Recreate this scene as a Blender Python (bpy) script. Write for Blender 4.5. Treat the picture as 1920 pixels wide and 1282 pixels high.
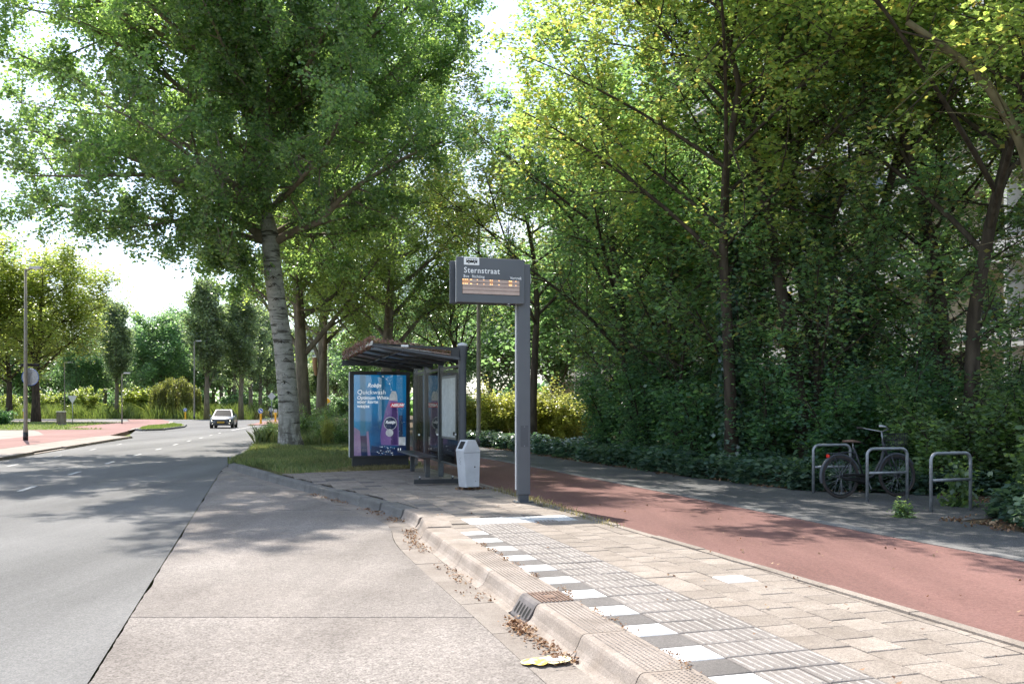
import bpy, math, random
import numpy as np
from mathutils import Vector, Matrix
from mathutils.geometry import tessellate_polygon

SC = bpy.context.scene
COL = SC.collection
for o in list(bpy.data.objects):
    bpy.data.objects.remove(o, do_unlink=True)

# ------------------------------------------------------------------ camera
CAMH, FPX, HOR = 1.52, 1650.0, 762.0
cam_d = bpy.data.cameras.new('camera')
cam_d.sensor_fit = 'HORIZONTAL'; cam_d.sensor_width = 36.0
cam_d.lens = 36.0 * FPX / 1920.0
cam_d.shift_y = (HOR - 641.0) / 1920.0
cam_d.clip_start = 0.05; cam_d.clip_end = 6000
cam = bpy.data.objects.new('camera', cam_d); COL.objects.link(cam)
cam.location = (0, 0, CAMH); cam.rotation_euler = (math.radians(90), 0, 0)
SC.camera = cam

# ------------------------------------------------------------------ sky
SUN_TO = Vector((-0.342, 0.594, 1.0)).normalized()
SUN_EL = math.asin(SUN_TO.z); SUN_AZ = math.atan2(SUN_TO.x, SUN_TO.y)
world = bpy.data.worlds.new('World'); SC.world = world; world.use_nodes = True
wn, wl = world.node_tree.nodes, world.node_tree.links
wn.clear()
w_out = wn.new('ShaderNodeOutputWorld'); w_bg = wn.new('ShaderNodeBackground')
w_sky = wn.new('ShaderNodeTexSky'); w_sky.sky_type = 'NISHITA'; w_sky.sun_disc = False
w_sky.sun_elevation = SUN_EL; w_sky.sun_rotation = SUN_AZ
w_sky.air_density = 1.0; w_sky.dust_density = 1.0; w_sky.ozone_density = 1.0
w_tc = wn.new('ShaderNodeTexCoord'); w_map = wn.new('ShaderNodeMapping')
w_map.inputs['Scale'].default_value = (1.0, 1.0, 2.6)
w_n = wn.new('ShaderNodeTexNoise'); w_n.inputs['Scale'].default_value = 3.1
w_n.inputs['Detail'].default_value = 7; w_n.inputs['Roughness'].default_value = 0.55
w_r = wn.new('ShaderNodeValToRGB')
w_r.color_ramp.elements[0].position = 0.44; w_r.color_ramp.elements[0].color = (0.06, 0.06, 0.06, 1)
w_r.color_ramp.elements[1].position = 0.68; w_r.color_ramp.elements[1].color = (0.85, 0.85, 0.85, 1)
w_mix = wn.new('ShaderNodeMix'); w_mix.data_type = 'RGBA'
w_mix.inputs['B'].default_value = (5.0, 5.3, 5.8, 1)
wl.new(w_tc.outputs['Generated'], w_map.inputs['Vector']); wl.new(w_map.outputs[0], w_n.inputs['Vector'])
wl.new(w_n.outputs['Fac'], w_r.inputs['Fac']); wl.new(w_r.outputs['Color'], w_mix.inputs['Factor'])
wl.new(w_sky.outputs[0], w_mix.inputs['A']); wl.new(w_mix.outputs['Result'], w_bg.inputs['Color'])
w_bg.inputs['Strength'].default_value = 0.135
wl.new(w_bg.outputs[0], w_out.inputs['Surface'])

# ------------------------------------------------------------------ sun
sun_d = bpy.data.lights.new('sun', 'SUN'); sun_d.energy = 4.2; sun_d.angle = math.radians(0.53)
sun_d.color = (1.0, 0.94, 0.85)
sun = bpy.data.objects.new('sun', sun_d); COL.objects.link(sun)
sun.rotation_euler = (-SUN_TO).to_track_quat('-Z', 'Y').to_euler()
sun.location = (-20, 30, 60)

# ------------------------------------------------------------------ exposure / render
vs = SC.view_settings
vs.view_transform = 'Standard'; vs.look = 'None'; vs.gamma = 1.0; vs.use_curve_mapping = False
vs.exposure = 1.3
SC.render.engine = 'CYCLES'
cy = SC.cycles
cy.max_bounces = 5; cy.diffuse_bounces = 3; cy.glossy_bounces = 2; cy.transmission_bounces = 4
cy.transparent_max_bounces = 12; cy.use_denoising = True; cy.sample_clamp_indirect = 6.0
cy.caustics_reflective = False; cy.caustics_refractive = False
cy.use_adaptive_sampling = True; cy.adaptive_threshold = 0.028

RNG = np.random.default_rng(7)
random.seed(7)
ROAD = -0.15                                   # carriageway, bus stop pavement is z = 0
D = Vector((-0.289, 0.957, 0)).normalized()    # along the kerb, away from the camera
N = Vector((D.y, -D.x, 0))                     # across, to the right
ROTZ = math.atan2(N.y, N.x)
O = Vector((2.595, 0, 0))                      # origin of the kerb line

def G(u, v, z=0.0):
    """ground point at height z seen at photo pixel (u, v); used once to survey the place"""
    y = (CAMH - z) * FPX / (v - HOR)
    return Vector(((u - 960.0) / FPX * y, y, z))

def ST(s, t, z=0.0):
    p = O + D * s + N * t
    return Vector((p.x, p.y, z))

# ================================================================== materials
MATS = {}

def principled(name, col, rough=0.6, metal=0.0, spec=0.5, coat=0.0):
    m = bpy.data.materials.new(name); m.use_nodes = True
    b = m.node_tree.nodes['Principled BSDF']
    b.inputs['Base Color'].default_value = (*col, 1); b.inputs['Roughness'].default_value = rough
    b.inputs['Metallic'].default_value = metal; b.inputs['Specular IOR Level'].default_value = spec
    b.inputs['Coat Weight'].default_value = coat
    return m

def surf(name, c1, c2, scale=8.0, rough=0.7, metal=0.0, spec=0.4, bump=0.0, bscale=None, detail=6.0,
         speck=None, speck_scale=200.0, speck_amt=0.5, rand=0.0, lo=0.3, hi=0.7, stretch=None, coat=0.0, dist=0.0, wear=None):
    """procedural material: two colours mixed by noise, fine speckle, per-object variation, bump"""
    m = principled(name, c1, rough, metal, spec, coat)
    nt = m.node_tree; n, l = nt.nodes, nt.links
    b = n['Principled BSDF']
    tc = n.new('ShaderNodeTexCoord'); vec = tc.outputs['Object']
    if stretch:
        mp = n.new('ShaderNodeMapping'); mp.inputs['Scale'].default_value = stretch
        l.new(vec, mp.inputs['Vector']); vec = mp.outputs[0]
    if rand:
        oi = n.new('ShaderNodeObjectInfo')
        ml = n.new('ShaderNodeMath'); ml.operation = 'MULTIPLY'; ml.inputs[1].default_value = 37.0
        l.new(oi.outputs['Random'], ml.inputs[0])
        va = n.new('ShaderNodeVectorMath'); va.operation = 'ADD'
        l.new(vec, va.inputs[0]); l.new(ml.outputs[0], va.inputs[1]); vec = va.outputs[0]
    nz = n.new('ShaderNodeTexNoise'); nz.inputs['Scale'].default_value = scale
    nz.inputs['Detail'].default_value = detail; nz.inputs['Distortion'].default_value = dist
    l.new(vec, nz.inputs['Vector'])
    rp = n.new('ShaderNodeValToRGB')
    rp.color_ramp.elements[0].position = lo; rp.color_ramp.elements[1].position = hi
    rp.color_ramp.elements[0].color = (*c1, 1); rp.color_ramp.elements[1].color = (*c2, 1)
    l.new(nz.outputs['Fac'], rp.inputs['Fac']); out = rp.outputs['Color']
    h = None
    if speck:
        vz = n.new('ShaderNodeTexNoise'); vz.inputs['Scale'].default_value = speck_scale
        vz.inputs['Detail'].default_value = 2.0
        l.new(vec, vz.inputs['Vector'])
        r2 = n.new('ShaderNodeValToRGB')
        r2.color_ramp.elements[0].position = 0.42; r2.color_ramp.elements[1].position = 0.66
        r2.color_ramp.elements[0].color = (0, 0, 0, 1); r2.color_ramp.elements[1].color = (speck_amt,) * 3 + (1,)
        l.new(vz.outputs['Fac'], r2.inputs['Fac'])
        mx = n.new('ShaderNodeMix'); mx.data_type = 'RGBA'
        l.new(r2.outputs['Color'], mx.inputs['Factor']); l.new(out, mx.inputs['A'])
        mx.inputs['B'].default_value = (*speck, 1); out = mx.outputs['Result']
        h = vz.outputs['Fac']
        cz = n.new('ShaderNodeTexVoronoi'); cz.inputs['Scale'].default_value = speck_scale * .55
        l.new(vec, cz.inputs['Vector'])
        cm = n.new('ShaderNodeMapRange'); cm.inputs['To Min'].default_value = 1 - .20 * speck_amt; cm.inputs['To Max'].default_value = 1 + .22 * speck_amt
        sp_ = n.new('ShaderNodeSeparateColor'); l.new(cz.outputs['Color'], sp_.inputs[0]); l.new(sp_.outputs[0], cm.inputs['Value'])
        cv = n.new('ShaderNodeVectorMath'); cv.operation = 'SCALE'; l.new(out, cv.inputs[0]); l.new(cm.outputs[0], cv.inputs['Scale']); out = cv.outputs[0]
    if rand:
        gi = n.new('ShaderNodeNewGeometry')
        ad = n.new('ShaderNodeMath'); ad.operation = 'ADD'
        l.new(oi.outputs['Random'], ad.inputs[0]); l.new(gi.outputs['Random Per Island'], ad.inputs[1])
        fr = n.new('ShaderNodeMath'); fr.operation = 'FRACT'; l.new(ad.outputs[0], fr.inputs[0])
        mr = n.new('ShaderNodeMapRange'); mr.inputs['To Min'].default_value = 1 - rand
        mr.inputs['To Max'].default_value = 1 + rand; l.new(fr.outputs[0], mr.inputs['Value'])
        vm = n.new('ShaderNodeVectorMath'); vm.operation = 'SCALE'
        l.new(out, vm.inputs[0]); l.new(mr.outputs[0], vm.inputs['Scale']); out = vm.outputs[0]
    if wear:                                   # (scale, (sx, sy, sz), rot, amount): worn lanes, stains, patches
        wm = n.new('ShaderNodeMapping'); wm.inputs['Scale'].default_value = wear[1]; wm.inputs['Rotation'].default_value = (0, 0, wear[2])
        l.new(tc.outputs['Object'], wm.inputs['Vector'])
        wz = n.new('ShaderNodeTexNoise'); wz.inputs['Scale'].default_value = wear[0]; wz.inputs['Detail'].default_value = 7; wz.inputs['Roughness'].default_value = .62
        l.new(wm.outputs[0], wz.inputs['Vector'])
        wr_ = n.new('ShaderNodeMapRange'); wr_.inputs['From Min'].default_value = .3; wr_.inputs['From Max'].default_value = .7
        wr_.inputs['To Min'].default_value = 1 - wear[3]; wr_.inputs['To Max'].default_value = 1 + wear[3]; l.new(wz.outputs['Fac'], wr_.inputs['Value'])
        wv = n.new('ShaderNodeVectorMath'); wv.operation = 'SCALE'; l.new(out, wv.inputs[0]); l.new(wr_.outputs[0], wv.inputs['Scale']); out = wv.outputs[0]
    l.new(out, b.inputs['Base Color'])
    if bump:
        bp = n.new('ShaderNodeBump'); bp.inputs['Strength'].default_value = bump
        bp.inputs['Distance'].default_value = 0.01
        if h is None:
            bz = n.new('ShaderNodeTexNoise'); bz.inputs['Scale'].default_value = bscale or scale * 4
            bz.inputs['Detail'].default_value = 5; l.new(vec, bz.inputs['Vector']); h = bz.outputs['Fac']
        l.new(h, bp.inputs['Height']); l.new(bp.outputs[0], b.inputs['Normal'])
    return m

def leafmat(name, dark, mid, light, trans, tr=0.42, rough=0.42, odd=None, odd_amt=0.06, spec=0.45):
    """leaf: glossy diffuse face plus light coming through; colour differs leaf by leaf"""
    m = bpy.data.materials.new(name); m.use_nodes = True
    nt = m.node_tree; n, l = nt.nodes, nt.links
    b = n['Principled BSDF']; out = n['Material Output']
    b.inputs['Roughness'].default_value = rough; b.inputs['Specular IOR Level'].default_value = spec
    g = n.new('ShaderNodeNewGeometry')
    rp = n.new('ShaderNodeValToRGB'); e = rp.color_ramp.elements
    e[0].position = 0.0; e[0].color = (*dark, 1); e[1].position = 0.9; e[1].color = (*light, 1)
    k = e.new(0.5); k.color = (*mid, 1)
    if odd:
        e[2].position = 0.9 - odd_amt
        k = e.new(1.0 - odd_amt * 0.5); k.color = (*odd, 1)
    l.new(g.outputs['Random Per Island'], rp.inputs['Fac'])
    tc = n.new('ShaderNodeTexCoord'); nz = n.new('ShaderNodeTexNoise'); nz.inputs['Scale'].default_value = 0.55
    l.new(tc.outputs['Object'], nz.inputs['Vector'])
    mr = n.new('ShaderNodeMapRange'); mr.inputs['From Min'].default_value = 0.3; mr.inputs['From Max'].default_value = 0.7
    mr.inputs['To Min'].default_value = 0.75; mr.inputs['To Max'].default_value = 1.25
    l.new(nz.outputs['Fac'], mr.inputs['Value'])
    vm = n.new('ShaderNodeVectorMath'); vm.operation = 'SCALE'
    l.new(rp.outputs['Color'], vm.inputs[0]); l.new(mr.outputs[0], vm.inputs['Scale'])
    l.new(vm.outputs[0], b.inputs['Base Color'])
    t = n.new('ShaderNodeBsdfTranslucent')
    mt = n.new('ShaderNodeVectorMath'); mt.operation = 'MULTIPLY'
    l.new(vm.outputs[0], mt.inputs[0]); mt.inputs[1].default_value = trans
    l.new(mt.outputs[0], t.inputs['Color'])
    mx = n.new('ShaderNodeMixShader'); mx.inputs[0].default_value = tr
    l.new(b.outputs[0], mx.inputs[1]); l.new(t.outputs[0], mx.inputs[2]); l.new(mx.outputs[0], out.inputs['Surface'])
    return m

def glassmat(name, tint=(0.93, 0.96, 0.95), gloss=0.10, rough=0.03):
    m = bpy.data.materials.new(name); m.use_nodes = True
    nt = m.node_tree; n, l = nt.nodes, nt.links
    n.remove(n['Principled BSDF']); out = n['Material Output']
    tr = n.new('ShaderNodeBsdfTransparent'); tr.inputs[0].default_value = (*tint, 1)
    gl = n.new('ShaderNodeBsdfGlossy'); gl.inputs['Roughness'].default_value = rough
    fr = n.new('ShaderNodeFresnel'); fr.inputs['IOR'].default_value = 1.5
    ad = n.new('ShaderNodeMath'); ad.operation = 'ADD'; ad.inputs[1].default_value = gloss - 0.04
    ad.use_clamp = True
    l.new(fr.outputs[0], ad.inputs[0])
    mx = n.new('ShaderNodeMixShader'); l.new(ad.outputs[0], mx.inputs[0])
    l.new(tr.outputs[0], mx.inputs[1]); l.new(gl.outputs[0], mx.inputs[2]); l.new(mx.outputs[0], out.inputs['Surface'])
    return m

def emitmat(name, col, strength):
    m = principled(name, col, 0.5)
    b = m.node_tree.nodes['Principled BSDF']
    b.inputs['Emission Color'].default_value = (*col, 1); b.inputs['Emission Strength'].default_value = strength
    return m

M = MATS
M['asphalt'] = surf('asphalt', (0.0907, 0.0899, 0.0890), (0.1218, 0.1201, 0.1184), 0.5, 0.85, spec=0.25, bump=0.5,
                    speck=(0.1890, 0.1848, 0.1806), speck_scale=110, speck_amt=0.6, wear=(0.55, (1.0, .09, 1), -.26, .30))
M['asphalt_dark'] = surf('asphalt_footpath', (0.0571, 0.0580, 0.0605), (0.0882, 0.0874, 0.0874), 0.9, 0.9, spec=0.2, bump=0.5,
                         speck=(0.2016, 0.1974, 0.1932), speck_scale=90, speck_amt=0.6, wear=(.8, (1, .5, 1), -.3, .22))
M['concrete'] = surf('brushed_aggregate_concrete', (0.2058, 0.1823, 0.1663), (0.2772, 0.2503, 0.2310), 0.7, 0.9, spec=0.2, bump=0.7,
                     speck=(0.1134, 0.0991, 0.0899), speck_scale=75, speck_amt=0.8, rand=0.05, wear=(.9, (1, .30, 1), -.29, .27))
M['gutter'] = surf('gutter_concrete', (0.1974, 0.1680, 0.1470), (0.2814, 0.2503, 0.2226), 2.2, 0.9, spec=0.2, bump=0.4,
                   speck=(0.1260, 0.1050, 0.0882), speck_scale=120, speck_amt=0.5, rand=0.06)
M['kerb'] = surf('kerb_concrete', (0.2394, 0.1999, 0.1680), (0.3402, 0.2957, 0.2621), 2.6, 0.88, spec=0.2, bump=0.35,
                 speck=(0.1596, 0.1302, 0.1092), speck_scale=140, speck_amt=0.5, rand=0.05, dist=0.8, wear=(3.0, (1, 1, 2.5), 0, .16))
M['kerb_grey'] = surf('weathered_kerb', (0.1344, 0.1302, 0.1243), (0.2184, 0.2100, 0.1974), 3.0, 0.9, spec=0.2, bump=0.4,
                      speck=(0.0924, 0.0882, 0.0840), speck_scale=120, speck_amt=0.5, rand=0.10)
M['paver'] = surf('sand_concrete_tile', (0.2394, 0.2033, 0.1722), (0.3234, 0.2814, 0.2453), 3.2, 0.9, spec=0.2, bump=0.4,
                  speck=(0.1302, 0.1092, 0.0924), speck_scale=130, speck_amt=0.65, rand=0.13)
M['paver_grey'] = surf('grey_concrete_tile', (0.1260, 0.1168, 0.1117), (0.1722, 0.1596, 0.1520), 3.2, 0.9, spec=0.2, bump=0.4,
                       speck=(0.0756, 0.0697, 0.0672), speck_scale=150, speck_amt=0.55, rand=0.10)
M['tile_white'] = surf('white_marking_tile', (0.5040, 0.4956, 0.4830), (0.5880, 0.5838, 0.5754), 5.0, 0.7, spec=0.3, bump=0.15,
                       speck=(0.3360, 0.3192, 0.3024), speck_scale=60, speck_amt=0.25, rand=0.03)
M['rib'] = surf('worn_white_rib', (0.25, 0.228, 0.21), (0.43, 0.40, 0.375), 14.0, 0.8, spec=0.3, rand=0.08)
M['paver_rib'] = surf('ribbed_concrete_tile', (0.185, 0.165, 0.153), (0.245, 0.222, 0.207), 3.2, 0.9, spec=0.2, bump=0.4,
                      speck=(0.11, 0.10, 0.092), speck_scale=150, speck_amt=0.5, rand=0.10)
M['joint'] = surf('joint_sand', (0.0714, 0.0588, 0.0462), (0.1218, 0.1025, 0.0806), 12.0, 0.95, spec=0.1, bump=0.3)
M['red'] = surf('red_asphalt', (0.132, 0.072, 0.063), (0.168, 0.096, 0.085), 0.6, 0.88, spec=0.2, bump=0.5,
                speck=(0.2268, 0.1134, 0.0991), speck_scale=95, speck_amt=0.6, wear=(.8, (1.0, .14, 1), -.31, .30))
M['pink'] = surf('pink_asphalt', (0.2058, 0.1159, 0.1025), (0.2604, 0.1579, 0.1411), 0.4, 0.9, spec=0.2)
M['beige'] = surf('beige_tiles', (0.2310, 0.1974, 0.1722), (0.3024, 0.2688, 0.2394), 0.8, 0.9, spec=0.2, bump=0.2)
M['edge_band'] = surf('pale_edging_stone', (0.125, 0.122, 0.118), (0.235, 0.228, 0.22), 1.8, 0.9, spec=0.2, bump=0.3,
                      speck=(0.1008, 0.1008, 0.1008), speck_scale=90, speck_amt=0.7, rand=0.10)
M['paint'] = surf('road_paint', (0.24, 0.235, 0.23), (0.50, 0.49, 0.48), 16.0, 0.7, spec=0.3, lo=0.38, hi=0.56)
M['soil'] = surf('woodland_floor', (0.055, 0.043, 0.03), (0.12, 0.09, 0.06), 5.0, 0.95, spec=0.1, bump=0.5)
M['turf'] = surf('turf', (0.075, 0.105, 0.028), (0.16, 0.18, 0.06), 1.3, 0.95, spec=0.1, bump=0.4)
M['verge'] = surf('dry_verge', (0.10, 0.11, 0.04), (0.25, 0.22, 0.10), 1.6, 0.95, spec=0.1, bump=0.4)
M['dark_steel'] = surf('dark_blue_grey_coating', (0.050, 0.056, 0.066), (0.066, 0.072, 0.083), 3.0, 0.42, spec=0.5)
M['sign_grey'] = surf('grey_coating', (0.082, 0.088, 0.098), (0.10, 0.107, 0.118), 2.0, 0.45, spec=0.5)
M['black_steel'] = surf('black_coating', (0.016, 0.018, 0.021), (0.028, 0.030, 0.034), 4.0, 0.4, spec=0.5)
M['pale_grey'] = surf('pale_grey_coating', (0.45, 0.46, 0.48), (0.56, 0.57, 0.59), 4.0, 0.45, spec=0.5)
M['galv'] = surf('galvanised_steel', (0.22, 0.235, 0.25), (0.36, 0.375, 0.39), 22.0, 0.5, metal=0.55, spec=0.5, bump=0.1)
M['lamp_post'] = surf('weathered_lamp_post', (0.16, 0.145, 0.115), (0.27, 0.245, 0.20), 3.0, 0.6, metal=0.2, stretch=(6, 6, 1.2))
M['lamp_grey'] = surf('lamp_head_grey', (0.42, 0.42, 0.41), (0.52, 0.52, 0.51), 4.0, 0.5)
M['white_plastic'] = surf('white_print', (0.80, 0.80, 0.79), (0.84, 0.84, 0.83), 6.0, 0.5)
M['iron'] = surf('rusty_cast_iron', (0.12, 0.075, 0.055), (0.24, 0.16, 0.125), 9.0, 0.75, metal=0.3, bump=0.3)
M['iron_grey'] = surf('worn_cast_iron', (0.10, 0.09, 0.09), (0.19, 0.17, 0.165), 7.0, 0.6, metal=0.4, bump=0.2)
M['black'] = surf('matt_black', (0.006, 0.006, 0.006), (0.012, 0.012, 0.012), 8.0, 0.8)
M['rubber'] = surf('tyre_rubber', (0.030, 0.026, 0.024), (0.065, 0.052, 0.046), 30.0, 0.8, bump=0.2)
M['brown_leather'] = surf('brown_saddle', (0.12, 0.07, 0.05), (0.2, 0.125, 0.095), 12.0, 0.5)
M['red_lens'] = surf('red_lens', (0.55, 0.02, 0.015), (0.7, 0.04, 0.03), 10.0, 0.2)
M['white_paint'] = surf('car_silver', (0.10, 0.104, 0.112), (0.125, 0.13, 0.138), 2.0, 0.34, metal=0.3, coat=0.25)
M['car_glass'] = principled('car_glass', (0.010, 0.012, 0.014), 0.15, 0.0, 0.05)
M['yellow'] = surf('yellow_plastic', (0.78, 0.40, 0.02), (0.85, 0.47, 0.03), 4.0, 0.45)
M['sign_yellow'] = surf('sign_yellow', (0.86, 0.42, 0.0), (0.9, 0.46, 0.01), 4.0, 0.45)
M['plate_yellow'] = surf('number_plate_yellow', (0.75, 0.45, 0.04), (0.8, 0.5, 0.05), 8.0, 0.4)
M['blue'] = surf('sign_blue', (0.02, 0.10, 0.42), (0.03, 0.12, 0.47), 4.0, 0.4)
M['lamp_on'] = emitmat('daytime_running_light', (1.0, 0.93, 0.75), 2.2)
M['amber'] = emitmat('amber_led', (1.0, 0.50, 0.18), 1.3)
M['wood_cut'] = surf('torn_wood', (0.30, 0.17, 0.10), (0.46, 0.27, 0.16), 9.0, 0.9, stretch=(6, 6, 1))
M['bark'] = surf('brown_bark', (0.034, 0.027, 0.021), (0.095, 0.076, 0.058), 9.0, 0.95, spec=0.15, bump=0.9, bscale=24,
                 stretch=(1, 1, 0.22))
M['bark_moss'] = surf('mossy_branch_bark', (0.11, 0.092, 0.055), (0.21, 0.175, 0.105), 7.0, 0.95, spec=0.15, bump=0.8, bscale=22,
                      stretch=(1, 1, 0.3))
M['bark_far'] = surf('poplar_bark_grey', (0.10, 0.085, 0.065), (0.22, 0.19, 0.145), 5.0, 0.95, spec=0.15, bump=0.5,
                     stretch=(1, 1, 0.3))
M['limb'] = surf('poplar_limb_bark', (0.14, 0.115, 0.085), (0.25, 0.205, 0.16), 6.0, 0.95, spec=0.15, bump=0.5)
M['scar'] = surf('bark_scar', (0.025, 0.022, 0.018), (0.06, 0.05, 0.04), 14.0, 0.95, bump=0.3)
M['facade'] = surf('facade_panel', (0.56, 0.55, 0.52), (0.64, 0.63, 0.60), 0.5, 0.8)
M['facade_tan'] = surf('facade_tan', (0.38, 0.32, 0.23), (0.45, 0.38, 0.28), 0.6, 0.8)
M['window'] = principled('window_glass', (0.05, 0.06, 0.07), 0.08, 0.0, 0.7)
M['glass'] = glassmat('shelter_glass', (0.96, 0.98, 0.975), 0.015, 0.02)
M['poster_glass'] = glassmat('poster_pane', (0.97, 0.98, 0.98), 0.05, 0.02)

def poplar_bark():
    m = surf('white_poplar_bark', (0.24, 0.23, 0.205), (0.41, 0.395, 0.36), 3.0, 0.9, spec=0.15, stretch=(1, 1, 2.2))
    n, l = m.node_tree.nodes, m.node_tree.links
    b = n['Principled BSDF']; src = b.inputs['Base Color'].links[0].from_socket
    tc = n.new('ShaderNodeTexCoord')
    def band(scale, stretch, lo, hi):
        mp = n.new('ShaderNodeMapping'); mp.inputs['Scale'].default_value = stretch
        l.new(tc.outputs['Object'], mp.inputs['Vector'])
        nz = n.new('ShaderNodeTexNoise'); nz.inputs['Scale'].default_value = scale
        nz.inputs['Detail'].default_value = 4; nz.inputs['Roughness'].default_value = 0.6
        l.new(mp.outputs[0], nz.inputs['Vector'])
        r = n.new('ShaderNodeValToRGB'); r.color_ramp.elements[0].position = lo; r.color_ramp.elements[1].position = hi
        r.color_ramp.elements[0].color = (0, 0, 0, 1); r.color_ramp.elements[1].color = (1, 1, 1, 1)
        l.new(nz.outputs['Fac'], r.inputs['Fac']); return r.outputs['Color']
    a = band(1.0, (1.3, 1.3, 9.0), 0.56, 0.64)       # dark rings round the stem
    c = band(16.0, (1.0, 1.0, 0.8), 0.60, 0.68)      # diamond lenticels
    # rougher dark bark in the lowest metre of the stem, as on any old white poplar
    sx = n.new('ShaderNodeSeparateXYZ'); l.new(tc.outputs['Object'], sx.inputs[0])
    mr = n.new('ShaderNodeMapRange'); mr.inputs['From Min'].default_value = 1.9; mr.inputs['From Max'].default_value = 0.0
    l.new(sx.outputs['Z'], mr.inputs['Value'])
    e = band(6.0, (1.0, 1.0, 0.35), 0.46, 0.58)
    mu = n.new('ShaderNodeMath'); mu.operation = 'MULTIPLY'; l.new(mr.outputs[0], mu.inputs[0]); l.new(e, mu.inputs[1])
    m1 = n.new('ShaderNodeMath'); m1.operation = 'MAXIMUM'; l.new(a, m1.inputs[0]); l.new(c, m1.inputs[1])
    m2 = n.new('ShaderNodeMath'); m2.operation = 'MAXIMUM'; l.new(m1.outputs[0], m2.inputs[0]); l.new(mu.outputs[0], m2.inputs[1])
    ms = n.new('ShaderNodeMath'); ms.operation = 'MULTIPLY'; ms.inputs[1].default_value = 0.85; l.new(m2.outputs[0], ms.inputs[0])
    mx = n.new('ShaderNodeMix'); mx.data_type = 'RGBA'
    l.new(ms.outputs[0], mx.inputs['Factor']); l.new(src, mx.inputs['A'])
    mx.inputs['B'].default_value = (0.045, 0.038, 0.030, 1)
    l.new(mx.outputs['Result'], b.inputs['Base Color'])
    bp = n.new('ShaderNodeBump'); bp.inputs['Strength'].default_value = 0.7; bp.inputs['Distance'].default_value = 0.02
    bp.invert = True
    l.new(m2.outputs[0], bp.inputs['Height']); l.new(bp.outputs[0], b.inputs['Normal'])
    return m
M['poplar_bark'] = poplar_bark()

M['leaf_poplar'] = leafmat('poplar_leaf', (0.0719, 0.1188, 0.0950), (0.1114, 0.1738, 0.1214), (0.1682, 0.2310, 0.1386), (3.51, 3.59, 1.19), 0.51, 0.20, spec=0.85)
M['leaf_poplar_light'] = leafmat('sunlit_poplar_leaf', (0.0986, 0.1430, 0.0924), (0.1485, 0.1980, 0.1122), (0.2146, 0.2552, 0.1294), (3.10, 3.21, 1.19), 0.54, 0.22, spec=0.75)  # lighter poplar leaf copy, sunlight put into the colour
M['leaf_maple'] = leafmat('maple_leaf', (0.0814, 0.1376, 0.1125), (0.1232, 0.2006, 0.1441), (0.1858, 0.2658, 0.1620), (3.10, 3.21, 1.19), 0.49, 0.20, spec=0.85,
                          odd=(0.2320, 0.1870, 0.1056), odd_amt=0.04)
M['leaf_maple_gold'] = leafmat('sunlit_yellowing_maple_leaf', (0.1271, 0.1725, 0.0913), (0.1937, 0.2438, 0.1121), (0.2845, 0.3093, 0.1304), (2.78, 2.93, 1.42), 0.52, 0.21, spec=0.85,  # autumn tint, plus the sunlit glow of the crown put into the colour
                               odd=(0.3016, 0.2200, 0.1056), odd_amt=0.05)
M['leaf_dark'] = leafmat('dark_shrub_leaf', (0.0647, 0.1224, 0.1043), (0.0981, 0.1749, 0.1346), (0.1514, 0.2390, 0.1592), (3.10, 3.41, 1.19), 0.46, 0.19, spec=0.9)
M['leaf_shrub'] = leafmat('fresh_shrub_leaf', (0.0905, 0.1408, 0.0977), (0.1346, 0.1980, 0.1214), (0.1995, 0.2596, 0.1426), (2.86, 3.03, 1.19), 0.48, 0.20, spec=0.85)
M['leaf_ivy'] = leafmat('ivy_leaf', (0.0603, 0.1056, 0.0924), (0.0905, 0.1474, 0.1162), (0.1508, 0.2090, 0.1531), (2.29, 2.65, 1.42), 0.31, 0.20, spec=0.9)
M['leaf_yellow'] = leafmat('yellow_green_hedge_leaf', (0.1763, 0.2131, 0.0584), (0.2712, 0.2930, 0.0759), (0.3798, 0.3730, 0.1168), (2.29, 2.26, 1.66), 0.48, 0.35, spec=0.6)
M['leaf_left'] = leafmat('sunlit_maple_leaf', (0.1085, 0.1439, 0.0525), (0.1696, 0.2105, 0.0643), (0.2576, 0.2797, 0.0847), (3.01, 3.03, 1.66), 0.52, 0.32, spec=0.6)  # lighter, yellower maple leaf with the sunlit look in its colour
M['leaf_far'] = leafmat('far_tree_leaf', (0.0725, 0.1201, 0.0831), (0.1075, 0.1724, 0.1046), (0.1614, 0.2351, 0.1292), (3.01, 3.21, 1.77), 0.50, 0.35, spec=0.6)
M['leaf_column'] = leafmat('columnar_poplar_leaf', (0.0857, 0.1133, 0.0828), (0.1299, 0.1651, 0.1064), (0.1923, 0.2242, 0.1331), (2.78, 3.03, 1.77), 0.50, 0.35, spec=0.6)
M['leaf_willow'] = leafmat('willow_leaf', (0.1232, 0.1546, 0.0616), (0.1736, 0.2050, 0.0784), (0.2408, 0.2598, 0.1064), (2.3, 2.2, 1.0), 0.42, 0.45)
M['blade'] = leafmat('grass_blade', (0.085, 0.125, 0.055), (0.135, 0.180, 0.075), (0.24, 0.25, 0.13), (2.2, 2.2, 1.1), 0.35, 0.5)
M['blade_dry'] = leafmat('dry_grass_blade', (0.16, 0.15, 0.06), (0.26, 0.23, 0.11), (0.36, 0.32, 0.17), (1.8, 1.7, 1.1), 0.30, 0.6)
M['reed'] = leafmat('reed_blade', (0.095, 0.135, 0.05), (0.145, 0.19, 0.065), (0.22, 0.255, 0.10), (1.9, 2.0, 1.0), 0.36, 0.5)
M['sedum'] = leafmat('sedum', (0.15, 0.075, 0.06), (0.27, 0.15, 0.12), (0.38, 0.25, 0.20), (1.8, 1.5, 1.3), 0.25, 0.6,
                     odd=(0.12, 0.15, 0.04), odd_amt=0.2)
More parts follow.
